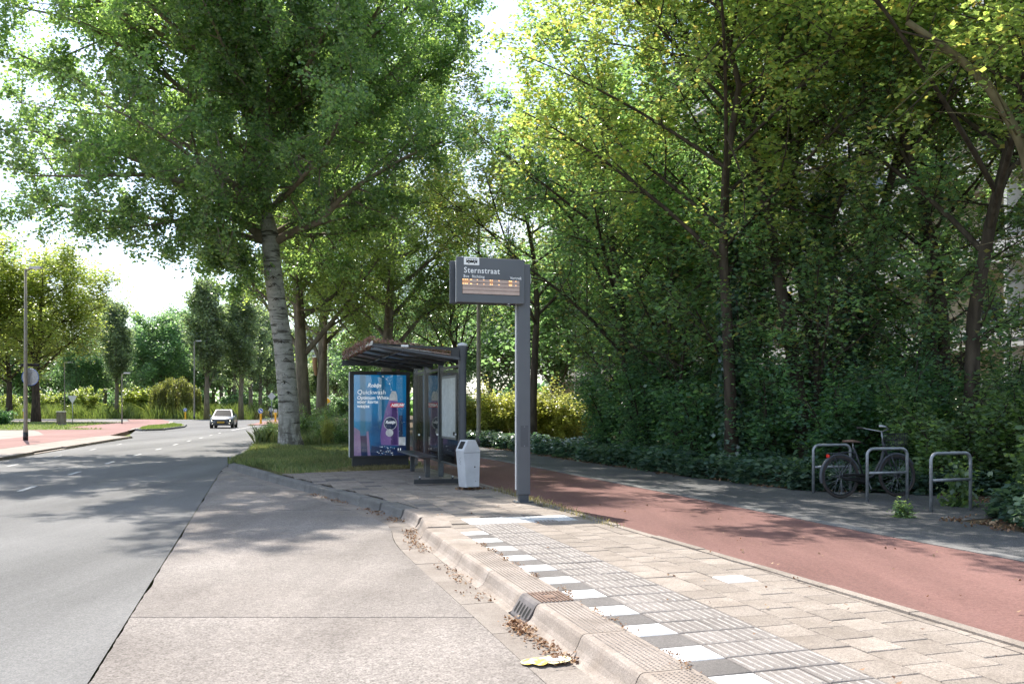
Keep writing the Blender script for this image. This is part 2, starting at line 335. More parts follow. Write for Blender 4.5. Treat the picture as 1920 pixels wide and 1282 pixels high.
M['litter'] = leafmat('dry_leaf', (0.09, 0.045, 0.025), (0.19, 0.10, 0.055), (0.34, 0.23, 0.14), (1.5, 1.3, 1.0), 0.2, 0.7)

# ================================================================== mesh helpers
class MB:
    """collects pieces of ONE part, then links them as one mesh object"""
    def __init__(s): s.v = []; s.f = []; s.m = []; s.mi = 0
    def add(s, vs, fs):
        o = len(s.v); s.v += [tuple(v) for v in vs]; s.f += [tuple(i + o for i in f) for f in fs]; s.m += [s.mi] * len(fs)
        return s
    def box(s, c, size, rot=None, top=None):
        """top = (sx, sy) scale of the upper face"""
        x, y, z = (a / 2 for a in size); tx, ty = top or (1, 1)
        P = [(-x, -y, -z), (x, -y, -z), (x, y, -z), (-x, y, -z), (-x * tx, -y * ty, z), (x * tx, -y * ty, z), (x * tx, y * ty, z), (-x * tx, y * ty, z)]
        R = rot if rot is not None else Matrix.Identity(3)
        c = Vector(c)
        return s.add([R @ Vector(p) + c for p in P], [(3, 2, 1, 0), (4, 5, 6, 7), (0, 1, 5, 4), (1, 2, 6, 5), (2, 3, 7, 6), (3, 0, 4, 7)])
    def bbox(s, c, size, ch=0.01, rot=None):
        """box with all edges chamfered"""
        x, y, z = (a / 2 for a in size); ch = min(ch, x * .9, y * .9, z * .9)
        R = rot if rot is not None else Matrix.Identity(3); c = Vector(c)
        vs = []
        for sx in (-1, 1):
            for sy in (-1, 1):
                for sz in (-1, 1):
                    vs += [(sx * x, sy * (y - ch), sz * (z - ch)), (sx * (x - ch), sy * y, sz * (z - ch)), (sx * (x - ch), sy * (y - ch), sz * z)]
        def i(sx, sy, sz, k): return ((sx * 2 + sy) * 2 + sz) * 3 + k
        fs = []
        for q in (0, 1):
            fs.append([i(q, a, b, 0) for a, b in ((0, 0), (1, 0), (1, 1), (0, 1))][::1 if q else -1])
            fs.append([i(a, q, b, 1) for a, b in ((0, 0), (0, 1), (1, 1), (1, 0))][::1 if q else -1])
            fs.append([i(a, b, q, 2) for a, b in ((0, 0), (1, 0), (1, 1), (0, 1))][::1 if q else -1])
        for a in (0, 1):
            for b in (0, 1):
                fs.append([i(a, b, 0, 0), i(a, b, 1, 0), i(a, b, 1, 1), i(a, b, 0, 1)])
                fs.append([i(a, 0, b, 0), i(a, 1, b, 0), i(a, 1, b, 2), i(a, 0, b, 2)])
                fs.append([i(0, a, b, 1), i(1, a, b, 1), i(1, a, b, 2), i(0, a, b, 2)])
                for d in (0, 1): fs.append([i(a, b, d, 0), i(a, b, d, 1), i(a, b, d, 2)])
        return s.add([R @ Vector(v) + c for v in vs], fs)
    def tube(s, pts, rad, n=8, caps=True, sq=1.0):
        pts = [Vector(p) for p in pts]
        rad = rad if isinstance(rad, (list, tuple)) else [rad] * len(pts)
        ref = None; vs = []; fs = []
        for i, p in enumerate(pts):
            t = (pts[min(i + 1, len(pts) - 1)] - pts[max(i - 1, 0)]).normalized()
            if ref is None:
                ref = Vector((0, 0, 1)) if abs(t.z) < 0.9 else Vector((1, 0, 0))
            a = (ref - t * ref.dot(t)).normalized(); b = t.cross(a); ref = a
            for k in range(n):
                an = 2 * math.pi * k / n
                vs.append(p + (a * math.cos(an) + b * math.sin(an) * sq) * rad[i])
        for i in range(len(pts) - 1):
            for k in range(n):
                k2 = (k + 1) % n
                fs.append((i * n + k, i * n + k2, (i + 1) * n + k2, (i + 1) * n + k))
        if caps:
            fs.append(tuple(range(n))[::-1]); fs.append(tuple(range((len(pts) - 1) * n, len(pts) * n)))
        return s.add(vs, fs)
    def lathe(s, prof, c=(0, 0, 0), n=16, axis=None):
        """prof: list of (r, z)"""
        vs = []; fs = []; c = Vector(c); R = axis if axis is not None else Matrix.Identity(3)
        for r, z in prof:
            for k in range(n):
                an = 2 * math.pi * k / n
                vs.append(R @ Vector((r * math.cos(an), r * math.sin(an), z)) + c)
        for i in range(len(prof) - 1):
            for k in range(n):
                k2 = (k + 1) % n
                fs.append((i * n + k, i * n + k2, (i + 1) * n + k2, (i + 1) * n + k))
        fs.append(tuple(range(n))[::-1]); fs.append(tuple(range((len(prof) - 1) * n, len(prof) * n)))
        return s.add(vs, fs)
    def torus(s, c, R, r, n=32, k=8, axis='y', sx=1.0, a0=0.0, a1=2 * math.pi):
        full = abs(a1 - a0 - 2 * math.pi) < 1e-6; vs = []; fs = []; c = Vector(c)
        cnt = n if full else n + 1
        for i in range(cnt):
            a = a0 + (a1 - a0) * i / n
            for j in range(k):
                b = 2 * math.pi * j / k; q = R + r * math.cos(b); h = r * math.sin(b) * sx
                p = {'y': (q * math.cos(a), h, q * math.sin(a)), 'z': (q * math.cos(a), q * math.sin(a), h), 'x': (h, q * math.cos(a), q * math.sin(a))}[axis]
                vs.append(Vector(p) + c)
        for i in range(n):
            i2 = (i + 1) % cnt
            for j in range(k):
                j2 = (j + 1) % k
                fs.append((i * k + j, i2 * k + j, i2 * k + j2, i * k + j2))
        return s.add(vs, fs)
    def prism(s, poly, z0, z1):
        """poly: list of (x, y)"""
        n = len(poly)
        vs = [(p[0], p[1], z0) for p in poly] + [(p[0], p[1], z1) for p in poly]
        tri = tessellate_polygon([[Vector((p[0], p[1], 0)) for p in poly]])
        fs = []
        for t in tri:
            a, b, c = (Vector((poly[i][0], poly[i][1], 0)) for i in t)
            t = tuple(t) if (b - a).cross(c - a).z > 0 else tuple(t)[::-1]
            fs.append(tuple(i + n for i in t)); fs.append(t[::-1])
        fs += [(i, (i + 1) % n, n + (i + 1) % n, n + i) for i in range(n)]
        return s.add(vs, fs)
    def plate(s, poly, y0, y1):
        """poly in (x, z), extruded along y"""
        n = len(poly)
        vs = [(p[0], y0, p[1]) for p in poly] + [(p[0], y1, p[1]) for p in poly]
        tri = tessellate_polygon([[Vector((p[0], p[1], 0)) for p in poly]])
        fs = []
        for t in tri: fs.append(tuple(t)); fs.append(tuple(i + n for i in t)[::-1])
        fs += [(i, (i + 1) % n, n + (i + 1) % n, n + i) for i in range(n)]
        return s.add(vs, fs)
    def mesh(s, name, mats, smooth=False):
        me = bpy.data.meshes.new(name); me.from_pydata(s.v, [], s.f)
        for m in (mats if isinstance(mats, (list, tuple)) else [mats]): me.materials.append(M[m] if isinstance(m, str) else m)
        if len(set(s.m)) > 1: me.polygons.foreach_set('material_index', s.m)
        if smooth: me.polygons.foreach_set('use_smooth', [True] * len(me.polygons))
        me.update()
        return me
    def build(s, name, mats, parent=None, smooth=False, **kw):
        return link(name, s.mesh(name, mats, smooth), parent, **kw)

def link(name, me, parent=None, loc=None, rot=None, label=None, cat=None, group=None, kind=None, scale=None):
    o = bpy.data.objects.new(name, me); COL.objects.link(o)
    if parent is not None: o.parent = parent
    if loc is not None: o.location = loc
    if rot is not None: o.rotation_euler = rot
    if scale is not None: o.scale = scale
    tag(o, label, cat, group, kind)
    return o

def tag(o, label=None, cat=None, group=None, kind=None):
    if label: o['label'] = label
    if cat: o['category'] = cat
    if group: o['group'] = group
    if kind: o['kind'] = kind
    return o

def thing(name, label, cat, loc=(0, 0, 0), rz=0.0, group=None, kind=None):
    o = bpy.data.objects.new(name, None); COL.objects.link(o); o.empty_display_size = 0.2
    o.location = loc; o.rotation_euler = (0, 0, rz)
    return tag(o, label, cat, group, kind)

def dup(root, loc, rz, label, group=None, scale=None):
    r = root.copy(); COL.objects.link(r); r.location = loc; r.rotation_euler = (0, 0, rz)
    if scale is not None: r.scale = scale
    r['label'] = label
    if group: r['group'] = group
    for ch in list(root.children):
        c = ch.copy(); COL.objects.link(c); c.parent = r
        for g in list(ch.children):
            d = g.copy(); COL.objects.link(d); d.parent = c
    return r

def sheet(name, poly, z, mat, parent=None, **kw):
    mb = MB(); n = len(poly)
    tri = tessellate_polygon([[Vector((p[0], p[1], 0)) for p in poly]])
    fs = []
    for t in tri:
        a, b, c = (Vector((poly[i][0], poly[i][1], 0)) for i in t)
        fs.append(tuple(t) if (b - a).cross(c - a).z > 0 else tuple(t)[::-1])
    mb.add([(p[0], p[1], z) for p in poly], fs)
    return mb.build(name, mat, parent, **kw)

def spline(pts, m=6):
    """Catmull-Rom through 2-D / 3-D points"""
    P = [Vector(p) for p in pts]; out = []
    for i in range(len(P) - 1):
        p0, p1, p2, p3 = P[max(i - 1, 0)], P[i], P[i + 1], P[min(i + 2, len(P) - 1)]
        for k in range(m):
            t = k / m
            out.append(0.5 * ((2 * p1) + (p2 - p0) * t + (2 * p0 - 5 * p1 + 4 * p2 - p3) * t * t + (3 * p1 - p0 - 3 * p2 + p3) * t ** 3))
    out.append(P[-1]); return out

def offset2(pts, d):
    """offset a 2-D polyline to its right by d"""
    out = []
    for i, p in enumerate(pts):
        t = (pts[min(i + 1, len(pts) - 1)] - pts[max(i - 1, 0)]); t = Vector((t[0], t[1])).normalized()
        out.append(Vector((p[0] + t.y * d, p[1] - t.x * d)))
    return out

def resample(pts, step, phase=0.0):
    pts = [Vector((p[0], p[1])) for p in pts]; L = [0.0]
    for a, b in zip(pts, pts[1:]): L.append(L[-1] + (b - a).length)
    def at(s):
        s = min(max(s, 0), L[-1])
        for i in range(len(pts) - 1):
            if s <= L[i + 1] or i == len(pts) - 2:
                return pts[i].lerp(pts[i + 1], (s - L[i]) / max(L[i + 1] - L[i], 1e-9))
    return at, L[-1]

def text(s, size, loc, mat, parent, name='lettering', shear=0.0, bold=0.0, rot=(math.pi / 2, 0, 0), align='LEFT', spacing=1.0, sx=1.0):
    cu = bpy.data.curves.new('t', 'FONT'); cu.body = s; cu.size = size; cu.shear = shear; cu.offset = bold
    cu.align_x = align; cu.space_character = spacing; cu.extrude = 0.0006; cu.resolution_u = 3
    o = bpy.data.objects.new('t', cu); COL.objects.link(o)
    for tries in range(3):
        dg = bpy.context.evaluated_depsgraph_get()
        me = bpy.data.meshes.new_from_object(o.evaluated_get(dg)); me.name = name
        ys_ = [v.co.y for v in me.vertices]
        if max(ys_) < size * 1.3 and min(ys_) > -size * .6: break
        cu.offset *= .4 if tries == 0 else 0.0
    bpy.data.objects.remove(o); bpy.data.curves.remove(cu)
    me.materials.clear(); me.materials.append(M[mat])
    return link(name, me, parent, loc=loc, rot=rot, scale=(sx, 1, 1))

# ---------------------------------------------------------------- foliage
def np_mesh(name, verts, nper, mat, smooth=False):
    """verts (F, nper, 3): one face per row"""
    F = verts.shape[0]; me = bpy.data.meshes.new(name)
    me.vertices.add(F * nper); me.loops.add(F * nper); me.polygons.add(F)
    me.vertices.foreach_set('co', verts.reshape(-1).astype(np.float32))
    me.loops.foreach_set('vertex_index', np.arange(F * nper, dtype=np.int32))
    me.polygons.foreach_set('loop_start', np.arange(0, F * nper, nper, dtype=np.int32))
    me.polygons.foreach_set('loop_total', np.full(F, nper, dtype=np.int32))
    for m in (mat if isinstance(mat, (list, tuple)) else [mat]): me.materials.append(M[m])
    me.update(calc_edges=True); me.validate()
    return me

def leaf_verts(rng, C, size, up=0.5, width=0.42, lobed=False, droop=0.15, out=None):
    """leaves at centres C: folded blades with random turn; up = how far faces point upwards"""
    n = len(C)
    nrm = rng.normal(size=(n, 3)); nrm /= np.linalg.norm(nrm, axis=1, keepdims=True) + 1e-9
    nrm[:, 2] = np.abs(nrm[:, 2]); nrm = nrm * (1 - up) + np.array([0, 0, 1.0]) * up
    if out is not None: nrm += out
    nrm /= np.linalg.norm(nrm, axis=1, keepdims=True) + 1e-9
    r = rng.normal(size=(n, 3)); t = r - nrm * (r * nrm).sum(1, keepdims=True); t /= np.linalg.norm(t, axis=1, keepdims=True) + 1e-9
    b = np.cross(nrm, t); s = (size * rng.uniform(0.65, 1.3, n))[:, None]
    base = C - t * s * 0.5
    def pt(x, y, z): return base + b * s * x + t * s * y + nrm * s * z
    if lobed:
        return np.stack([pt(0, 0, 0), pt(-width, .10, -.05), pt(-width * .55, .42, .03), pt(-width * .95, .72, -.08), pt(0, 1, -droop),
                         pt(width * .95, .72, -.08), pt(width * .55, .42, .03), pt(width, .10, -.05)], axis=1)
    return np.stack([pt(0, 0, 0), pt(-width, .45, -.06), pt(0, 1, -droop), pt(width, .45, -.06)], axis=1)

def leaves_obj(name, V, mat, parent=None, **kw):
    return link(name, np_mesh(name, V, V.shape[1], mat), parent, **kw)

def seg_prisms(P0, P1, R0, R1, k=3):
    """thin twigs as k-sided open prisms -> quads (n*k, 4, 3)"""
    T = P1 - P0; T /= np.linalg.norm(T, axis=1, keepdims=True) + 1e-9
    ref = np.where(np.abs(T[:, 2:3]) < .9, np.array([[0, 0, 1.0]]), np.array([[1.0, 0, 0]]))
    A = np.cross(T, ref); A /= np.linalg.norm(A, axis=1, keepdims=True) + 1e-9; B = np.cross(T, A)
    out = []
    for i in range(k):
        a0, a1 = 2 * math.pi * i / k, 2 * math.pi * (i + 1) / k
        e0 = A * math.cos(a0) + B * math.sin(a0); e1 = A * math.cos(a1) + B * math.sin(a1)
        out.append(np.stack([P0 + e0 * R0[:, None], P0 + e1 * R0[:, None], P1 + e1 * R1[:, None], P1 + e0 * R1[:, None]], axis=1))
    return np.concatenate(out)

def bez(p0, p1, p2, n):
    t = np.linspace(0, 1, n)[:, None]
    return (1 - t) ** 2 * p0 + 2 * t * (1 - t) * p1 + t * t * p2

def grow(seed, trunk, zc, rc, n_limbs=12, z0=None, rise=0.35, limbs=(), n_sub=10, n_twig=7, leaf_n=40, leaf=0.1, spread=0.22,
         up=0.45, width=0.42, lobed=False, sub_len=0.4, twig_len=0.8, inner=0.25, bend=0.5, hang=0.0, limb_r=0.5, droop=0.15, sides=9, top=True, keep=None):
    """trunk: list of (x, y, z, r). crown envelope: centre height zc[0], half height zc[1], radius rc.
       returns (wood quads tubes as MB, twig quads, leaf quads)"""
    rng = np.random.default_rng(seed)
    tp = np.array([t[:3] for t in trunk], float); tr = np.array([t[3] for t in trunk], float)
    mb = MB(); mb.tube([Vector(p) for p in tp], list(tr), sides)
    zz = tp[:, 2]
    def trunk_at(z): return np.array([np.interp(z, zz, tp[:, 0]), np.interp(z, zz, tp[:, 1]), z]), np.interp(z, zz, tr)
    curves = []
    zb = z0 if z0 is not None else zc[0] - zc[1]; zt = zz[-1]
    for i in range(n_limbs):
        f = (i + rng.uniform(0.2, 0.8)) / n_limbs
        z = zb + (zt - zb) * f * 0.92
        p, r = trunk_at(z); az = i * 2.39996 + rng.uniform(-.35, .35)
        ze = min(z + rise * (zc[0] + zc[1] - z) * rng.uniform(.6, 1.3) + 0.3, zc[0] + zc[1] * .96)
        k = max(1 - ((ze - zc[0]) / zc[1]) ** 2, 0.03) ** 0.5
        R = rc * k * rng.uniform(.72, 1.0)
        e = p + np.array([math.cos(az) * R, math.sin(az) * R, ze - z])
        m = p + (e - p) * .5 + np.array([0, 0, (bend - .5) * R]) + rng.normal(size=3) * .06 * R
        curves.append((bez(p, m, e, 8), min(r * limb_r, 0.20)))
    for L in limbs: curves.append((np.array([q[:3] for q in L], float), L[0][3]))
    if top: curves.append((tp[-3:] if len(tp) > 3 else tp[-2:], tr[-2]))
    S0, S1, SR0, SR1 = [], [], [], []; T0, T1 = [], []
    for c, r in curves:
        n = len(c)
        rr = [r * (1 - .88 * i / (n - 1)) + .006 for i in range(n)]
        mb.tube([Vector(p) for p in c], rr, max(5, min(8, int(r * 60))), caps=False)
        Ld = np.linalg.norm(c[-1] - c[0])
        for j in range(n_sub):
            t = inner + (1 - inner) * (j + rng.uniform(0, 1)) / n_sub; x = t * (n - 1); a = int(min(x, n - 2)); p = c[a] + (c[a + 1] - c[a]) * (x - a)
            tg = c[a + 1] - c[a]; tg = tg / (np.linalg.norm(tg) + 1e-9)
            d = rng.normal(size=3) + tg * .7 + np.array([0, 0, .25 - hang]); d /= np.linalg.norm(d)
            ln = Ld * sub_len * (1.05 - .55 * t) * rng.uniform(.6, 1.25)
            e = p + d * ln + np.array([0, 0, .06 * ln]); m = p + d * ln * .5 + rng.normal(size=3) * .07 * ln
            S0 += [p, m]; S1 += [m, e]; q = r * (1 - .85 * t) * .5 + .006; SR0 += [q, q * .65]; SR1 += [q * .65, q * .25]
            for k in range(n_twig):
                u = .15 + .85 * (k + rng.uniform(0, 1)) / n_twig; w = p + (m - p) * u * 2 if u < .5 else m + (e - m) * (u - .5) * 2
                td = rng.normal(size=3) + d * .6 + np.array([0, 0, -hang]); td /= np.linalg.norm(td)
                T0.append(w); T1.append(w + td * twig_len * rng.uniform(.45, 1.25))
    S0, S1, SR0, SR1, T0, T1 = map(np.array, (S0, S1, SR0, SR1, T0, T1))
    if keep is not None:
        k = keep(T1); T0, T1 = T0[k], T1[k]
    tw = np.concatenate([seg_prisms(S0, S1, SR0, SR1, 4), seg_prisms(T0, T1, np.full(len(T0), .008), np.full(len(T0), .003), 3)])
    cnt = rng.poisson(leaf_n, len(T0)); idx = np.repeat(np.arange(len(T0)), cnt)
    u = rng.uniform(.1, 1.1, len(idx))[:, None]
    C = T0[idx] + (T1[idx] - T0[idx]) * u + rng.normal(size=(len(idx), 3)) * spread
    if keep is not None: C = C[keep(C)]
    V = leaf_verts(rng, C, leaf, up, width, lobed, droop)
    return mb, tw, V

def tree_data(name, wood, leafm, mb, tw, V):
    me_w = mb.mesh(name + '_stem', wood, True)
    # twigs join the stem mesh
    o0 = len(me_w.vertices)
    vv = list(mb.v) + [tuple(p) for p in tw.reshape(-1, 3)]
    ff = list(mb.f) + [(o0 + 4 * i, o0 + 4 * i + 1, o0 + 4 * i + 2, o0 + 4 * i + 3) for i in range(len(tw))]
    bpy.data.meshes.remove(me_w)
    me = bpy.data.meshes.new(name + '_trunk'); me.from_pydata(vv, [], ff)
    me.materials.append(M[wood]); me.polygons.foreach_set('use_smooth', [True] * len(me.polygons)); me.update()
    return me, np_mesh(name + '_crown', V, V.shape[1], leafm)

def plant_tree(data, name, label, loc, rz=0.0, sc=1.0, group=None, cat='tree'):
    t = thing(name, label, cat, loc, rz, group); t.scale = (sc, sc, sc) if not isinstance(sc, tuple) else sc
    link('trunk', data[0], t); link('crown', data[1], t)
    return t

# ================================================================== ground, roads, paths
CL = [(-5, -4.2), (5, -6.6), (17.5, -9.75), (21.8, -10.9), (25.9, -11.9), (29.8, -12.8), (41.4, -15.4), (53, -17.9),
      (69, -21.2), (100, -27.0), (150, -35.5), (220, -45), (330, -56)]
def cl(y): return float(np.interp(y, [p[0] for p in CL], [p[1] for p in CL]))
YS = [-5, 0, 5, 10, 15, 20, 24, 28, 32, 37, 42, 48, 55, 62, 70, 80, 90, 100, 120, 150, 185, 220, 270, 330]
HW = 3.6

sheet('ground', [(-1500, -60), (1500, -60), (1500, 2500), (-1500, 2500)], -0.30, 'turf', kind='structure')
def bayline(y): return -1.05 - 0.285 * y
right = [(bayline(y), y) for y in (-5, 0, 6, 12, 18, 23)] + [(cl(y) + HW, y) for y in YS if y >= 28]
left = [(cl(y) - HW, y) for y in YS]
road = sheet('road', right + left[::-1], ROAD, 'asphalt', kind='structure')
# side street and junction on the left
jn = [(cl(48) - HW + .2, 47), (cl(62) - HW + .2, 62), (cl(80) - HW + .2, 80), (cl(112) - HW + .2, 112), (-60, 118), (-130, 122), (-130, 108), (-60, 104),
      (-40, 97), (-31.5, 84), (-26.5, 62), (-22.6, 52)]
sheet('side_street', jn, ROAD - 0.004, 'asphalt', kind='structure')

# markings: centre dashes, edge lines
marks = thing('road_marking', None, None, kind='structure')
dash = MB().box((0, 0, 0), (0.11, 1.15, 0.004)).mesh('centre_dash', 'paint')
y = 9.6
while y < 56:
    a = math.atan2(cl(y + 1) - cl(y - 1), 2.0)
    link('centre_dash', dash, marks, loc=(cl(y), y, ROAD + 0.004), rot=(0, 0, -a)); y += 4.15
for y in np.arange(25, 40, 4.6):
    a = math.atan2(cl(y + 1) - cl(y - 1), 2.0)
    link('edge_dash', dash, marks, loc=(cl(y) - HW + 1.1, y, ROAD + 0.004), rot=(0, 0, -a), scale=(.9, .8, 1))
el = [(cl(y) + 1.0 * max(0, min(1, (y - 62) / 24)), y) for y in np.linspace(62, 90, 10)]
sheet('taper_line', [(x - .08, y) for x, y in el] + [(x + .08, y) for x, y in el[::-1]], ROAD + 0.006, 'paint', marks)

# bus bay: concrete slabs between asphalt and gutter
FOOT = [ST(s, -0.45) for s in (-2, 2, 5, 8, 11.2)]
foot2 = [(p.x, p.y) for p in FOOT] + [(-1.42, 12.35), (-1.95, 13.6), (-2.75, 15.1), (-3.6, 16.5), (-4.5, 18.05), (-5.5, 19.8), (-6.6, 21.8), (-7.35, 23.2), (-7.95, 24.6)]
foot_c = spline([Vector(p) for p in foot2], 5)             # kerb foot curve
gut_c = offset2(foot_c, -0.30)                             # gutter / slab joint
def curve_x(c, y):
    ys = [p[1] for p in c]; xs = [p[0] for p in c]
    return float(np.interp(y, ys, xs))
bay = thing('bus_bay', None, None, kind='structure')
sheet('bay_bed', [(bayline(-4), -4), (bayline(23.2), 23.2)] + [(p[0], p[1]) for p in foot_c[::-1] if -1.9 < p[1] < 23.2] + [(foot_c[0][0], -4)], ROAD - 0.05, 'joint', bay)
jy = [-1.5, 2.2, 5.15, 6.98, 9.93, 14.2, 18.6, 22.6]
for a, b in zip(jy, jy[1:]):
    a2, b2 = a + .006, b - .006
    ys = np.linspace(a2, b2, 26)
    Lp = [(bayline(y) + .008 + random.uniform(0, .012) + .03 * max(0, math.sin(y * 2.9) * math.sin(y * 1.3) - .45), y) for y in ys]
    Rp = [(curve_x(gut_c, y) - .006, y) for y in ys]
    MB().prism([Vector(p) for p in Lp[::-1]][::-1] + [Vector(p) for p in Rp[::-1]], ROAD - .12, ROAD + random.uniform(.0, .004)).build('concrete_slab', 'concrete', bay)
at_f, Lf = resample(foot_c, 1.0); at_g, Lg = resample(gut_c, 1.0)
k = 0.0
while k < Lf - .2:
    k2 = min(k + 1.0, Lf)
    q = [k / Lf * Lg, k2 / Lf * Lg]
    f = [at_f(k + .004), at_f((k + k2) / 2), at_f(k2 - .004)]; g = [at_g(q[0] + .004), at_g(sum(q) / 2), at_g(q[1] - .004)]
    MB().prism(f + g[::-1], ROAD - .1, ROAD + random.uniform(-.004, .001)).build('gutter_slab', 'gutter', bay)
    k += 1.0

# kerb of the bus stop: one object per stone
kerb = thing('bus_stop_kerb', None, None, kind='structure')
PROF = [(0, 0.0), (-.31, 0.0), (-.330, -.008), (-.345, -.028), (-.372, -.09), (-.395, -.122), (-.425, -.142), (-.455, -.152), (-.455, -.24), (0, -.24)]
def sweep(fun, s0, s1, prof, n=3, name='kerb_stone', mat='kerb', parent=None, zoff=0.0):
    mb = MB(); vs = []; m = len(prof)
    for i in range(n):
        s = s0 + (s1 - s0) * i / (n - 1); p, nn = fun(s)
        for o, z in prof: vs.append((p.x + nn.x * o, p.y + nn.y * o, z + zoff))
    fs = [(i * m + j, i * m + (j + 1) % m, (i + 1) * m + (j + 1) % m, (i + 1) * m + j) for i in range(n - 1) for j in range(m)]
    fs += [tuple(range(m))[::-1], tuple(range((n - 1) * m, n * m))]
    mb.add(vs, [f[::-1] for f in fs]); return mb.build(name, mat, parent)
def straight(s): p = ST(s, 0); return p, N
joints = [1.4, 2.4, 3.4, 4.4, 5.35, 6.25, 7.2, 7.6, 8.6, 9.64, 10.64, 11.6]
for a, b in zip(joints, joints[1:]):
    if abs(a - 7.2) < .01: continue
    sweep(straight, a + .005, b - .005, PROF, 2, parent=kerb)
    if 3 < a < 9:                                       # anti-slip studs on the kerb top
        mbs = MB()
        ns = int((b - a) / .03)
        for i in range(ns):
            for j in range(8):
                s = a + .03 + i * (b - a - .05) / ns; t = -.275 + j * .033
                p = ST(s, t); e = .009
                mbs.add([p + D * -e + N * -e, p + D * -e + N * e, p + D * e + N * e, p + D * e + N * -e,
                         p + Vector((0, 0, .0045)) + D * -e * .5 + N * -e * .5, p + Vector((0, 0, .0045)) + D * -e * .5 + N * e * .5,
                         p + Vector((0, 0, .0045)) + D * e * .5 + N * e * .5, p + Vector((0, 0, .0045)) + D * e * .5 + N * -e * .5],
                        [(0, 1, 5, 4), (1, 2, 6, 5), (2, 3, 7, 6), (3, 0, 4, 7), (4, 5, 6, 7)])
        mbs.build('anti_slip_studs', 'kerb', kerb, kind='stuff')
# the flatter weathered kerb that swings out to the verge
tail = [Vector((p[0], p[1])) for p in foot_c if p[1] > 11.0]
tail_r = offset2(tail, 0.45)
at_t, Lt = resample(tail, 1.0)
def curved(s):
    a = at_t(s); b = at_t(min(s + .05, Lt)); c = at_t(max(s - .05, 0)); t = (b - c).normalized()
    nn = Vector((t.y, -t.x, 0)); p = Vector((a.x, a.y, 0)) + nn * .45
    return p, nn
s = 0.0; first = True
# start right where the straight stones end
d_end = (ST(11.6, -.45).xy - at_t(0)).length
s = d_end
i = 0
while s < Lt - .3:
    e = min(s + 1.0, Lt); f = min(i / 3.0, 1.0)
    w = .31 * (1 - f) + .16 * f; dz = 0.0
    back = 0 if f == 0 else -(.455 - (.145 * (1 - f) + .05 * f) - w)
    prof = [(back, dz),
            (-(.31 + .10 * f), dz), (-(.33 + .095 * f), dz - .008), (-(.345 + .085 * f), dz - .028), (-(.372 + .062 * f), -.09), (-(.41 + .034 * f), -.135), (-.455, -.152), (-.455, -.24),
            (back, -.24)]
    sweep(curved, s + .005, e - .005, prof, 4, parent=kerb, mat='kerb' if i < 2 else 'kerb_grey', zoff=random.uniform(-.006, .002))
    s = e; i += 1
# road gully in the kerb
gl = thing('kerb_gully', 'rusty cast iron gully inlet set into the kerb beside white tiles', 'drain', ST(7.4, 0), ROTZ)
b = MB()
gp = [(0.0, 0.0), (-.325, 0.0), (-.345, -.02), (-.43, -.152), (-.455, -.24), (0, -.24)]
b.add([(x, -.197, z) for x, z in gp] + [(x, .197, z) for x, z in gp], [(0, 6, 7, 1), (1, 7, 8, 2), (2, 8, 9, 3), (3, 9, 10, 4), (4, 10, 11, 5), (5, 11, 6, 0), (0, 1, 2, 3, 4, 5), (11, 10, 9, 8, 7, 6)])
b.build('casing', 'iron_grey', gl)
for i in range(9):
    x = -.035 - i * .031
    if i in (3, 4, 5):
        for sy in (-1, 1): MB().box((x, sy * .135, .004), (.017, .10, .007)).build('cover_rib', 'iron', gl)
    else:
        MB().box((x, 0, .004), (.017, .36, .007)).build('cover_rib', 'iron', gl)
MB().bbox((-.16, 0, .0035), (.085, .13, .007), .003).build('cover_plate', 'iron', gl)
for i in range(5):
    y = -.14 + i * .07
    vs = []
    for k in range(12):
        a = 2 * math.pi * k / 12; w = math.cos(a) * .021; h = math.sin(a) * (.05 if math.sin(a) > 0 else .035)
        zc_ = -.095 + h; xx = -.345 - (.085) * ((-.02 - zc_) / .132) - .003
        vs.append((xx, y + w, zc_))
    MB().add(vs, [tuple(range(12))[::-1]]).build('inlet_slot', 'black', gl)

# ------------------------------------------------------------------ pavement with tiles
PN = [(5.69, 3.31), (8.71, 2.32), (10.7, 1.60), (12.4, 1.04), (15.2, .14), (18.5, -.95), (22, -2.1), (27, -3.85), (33, -5.9), (45, -9.0),
      (57, -11.4), (75, -15.0), (100, -20.0), (150, -28.5)]     # near edge of the red path
PN = [(-4, 6.45)] + PN
def pn(y): return float(np.interp(y, [p[0] for p in PN], [p[1] for p in PN]))
PW = 2.68
def pf(y): return pn(y) + PW * (1.0 if y < 25 else max(.72, 1 - (y - 25) * .02))
YP = [-4, 0, 3, 6, 8.71, 10.7, 12.4, 14, 15.2, 17, 18.5, 20, 22, 24.5, 27, 30, 33, 39, 45, 51, 57, 66, 75, 100, 150]
kin = [ST(s, 0.0) for s in (-1, 3, 7, 11)] + [Vector((p.x, p.y, 0)) for p in offset2(tail, 0.33) if p.y > 11.7 and p.y < 20.2]
front = [(-4.95, 20.0), (-4.3, 20.55), (-3.7, 21.1), (-2.6, 21.75), (-2.0, 21.9)]
pave_poly = [(p.x, p.y) for p in kin] + front + [(pn(y), y) for y in (21.9, 20, 18.5, 17, 15.2, 14, 12.4, 10.7, 8.71, 6, 3, 0, -1)]
pavement = sheet('pavement', pave_poly, -0.014, 'joint', kind='structure')
MB().prism([Vector(p) for p in pave_poly], -.25, -.016).build('sub_base', 'joint', pavement)

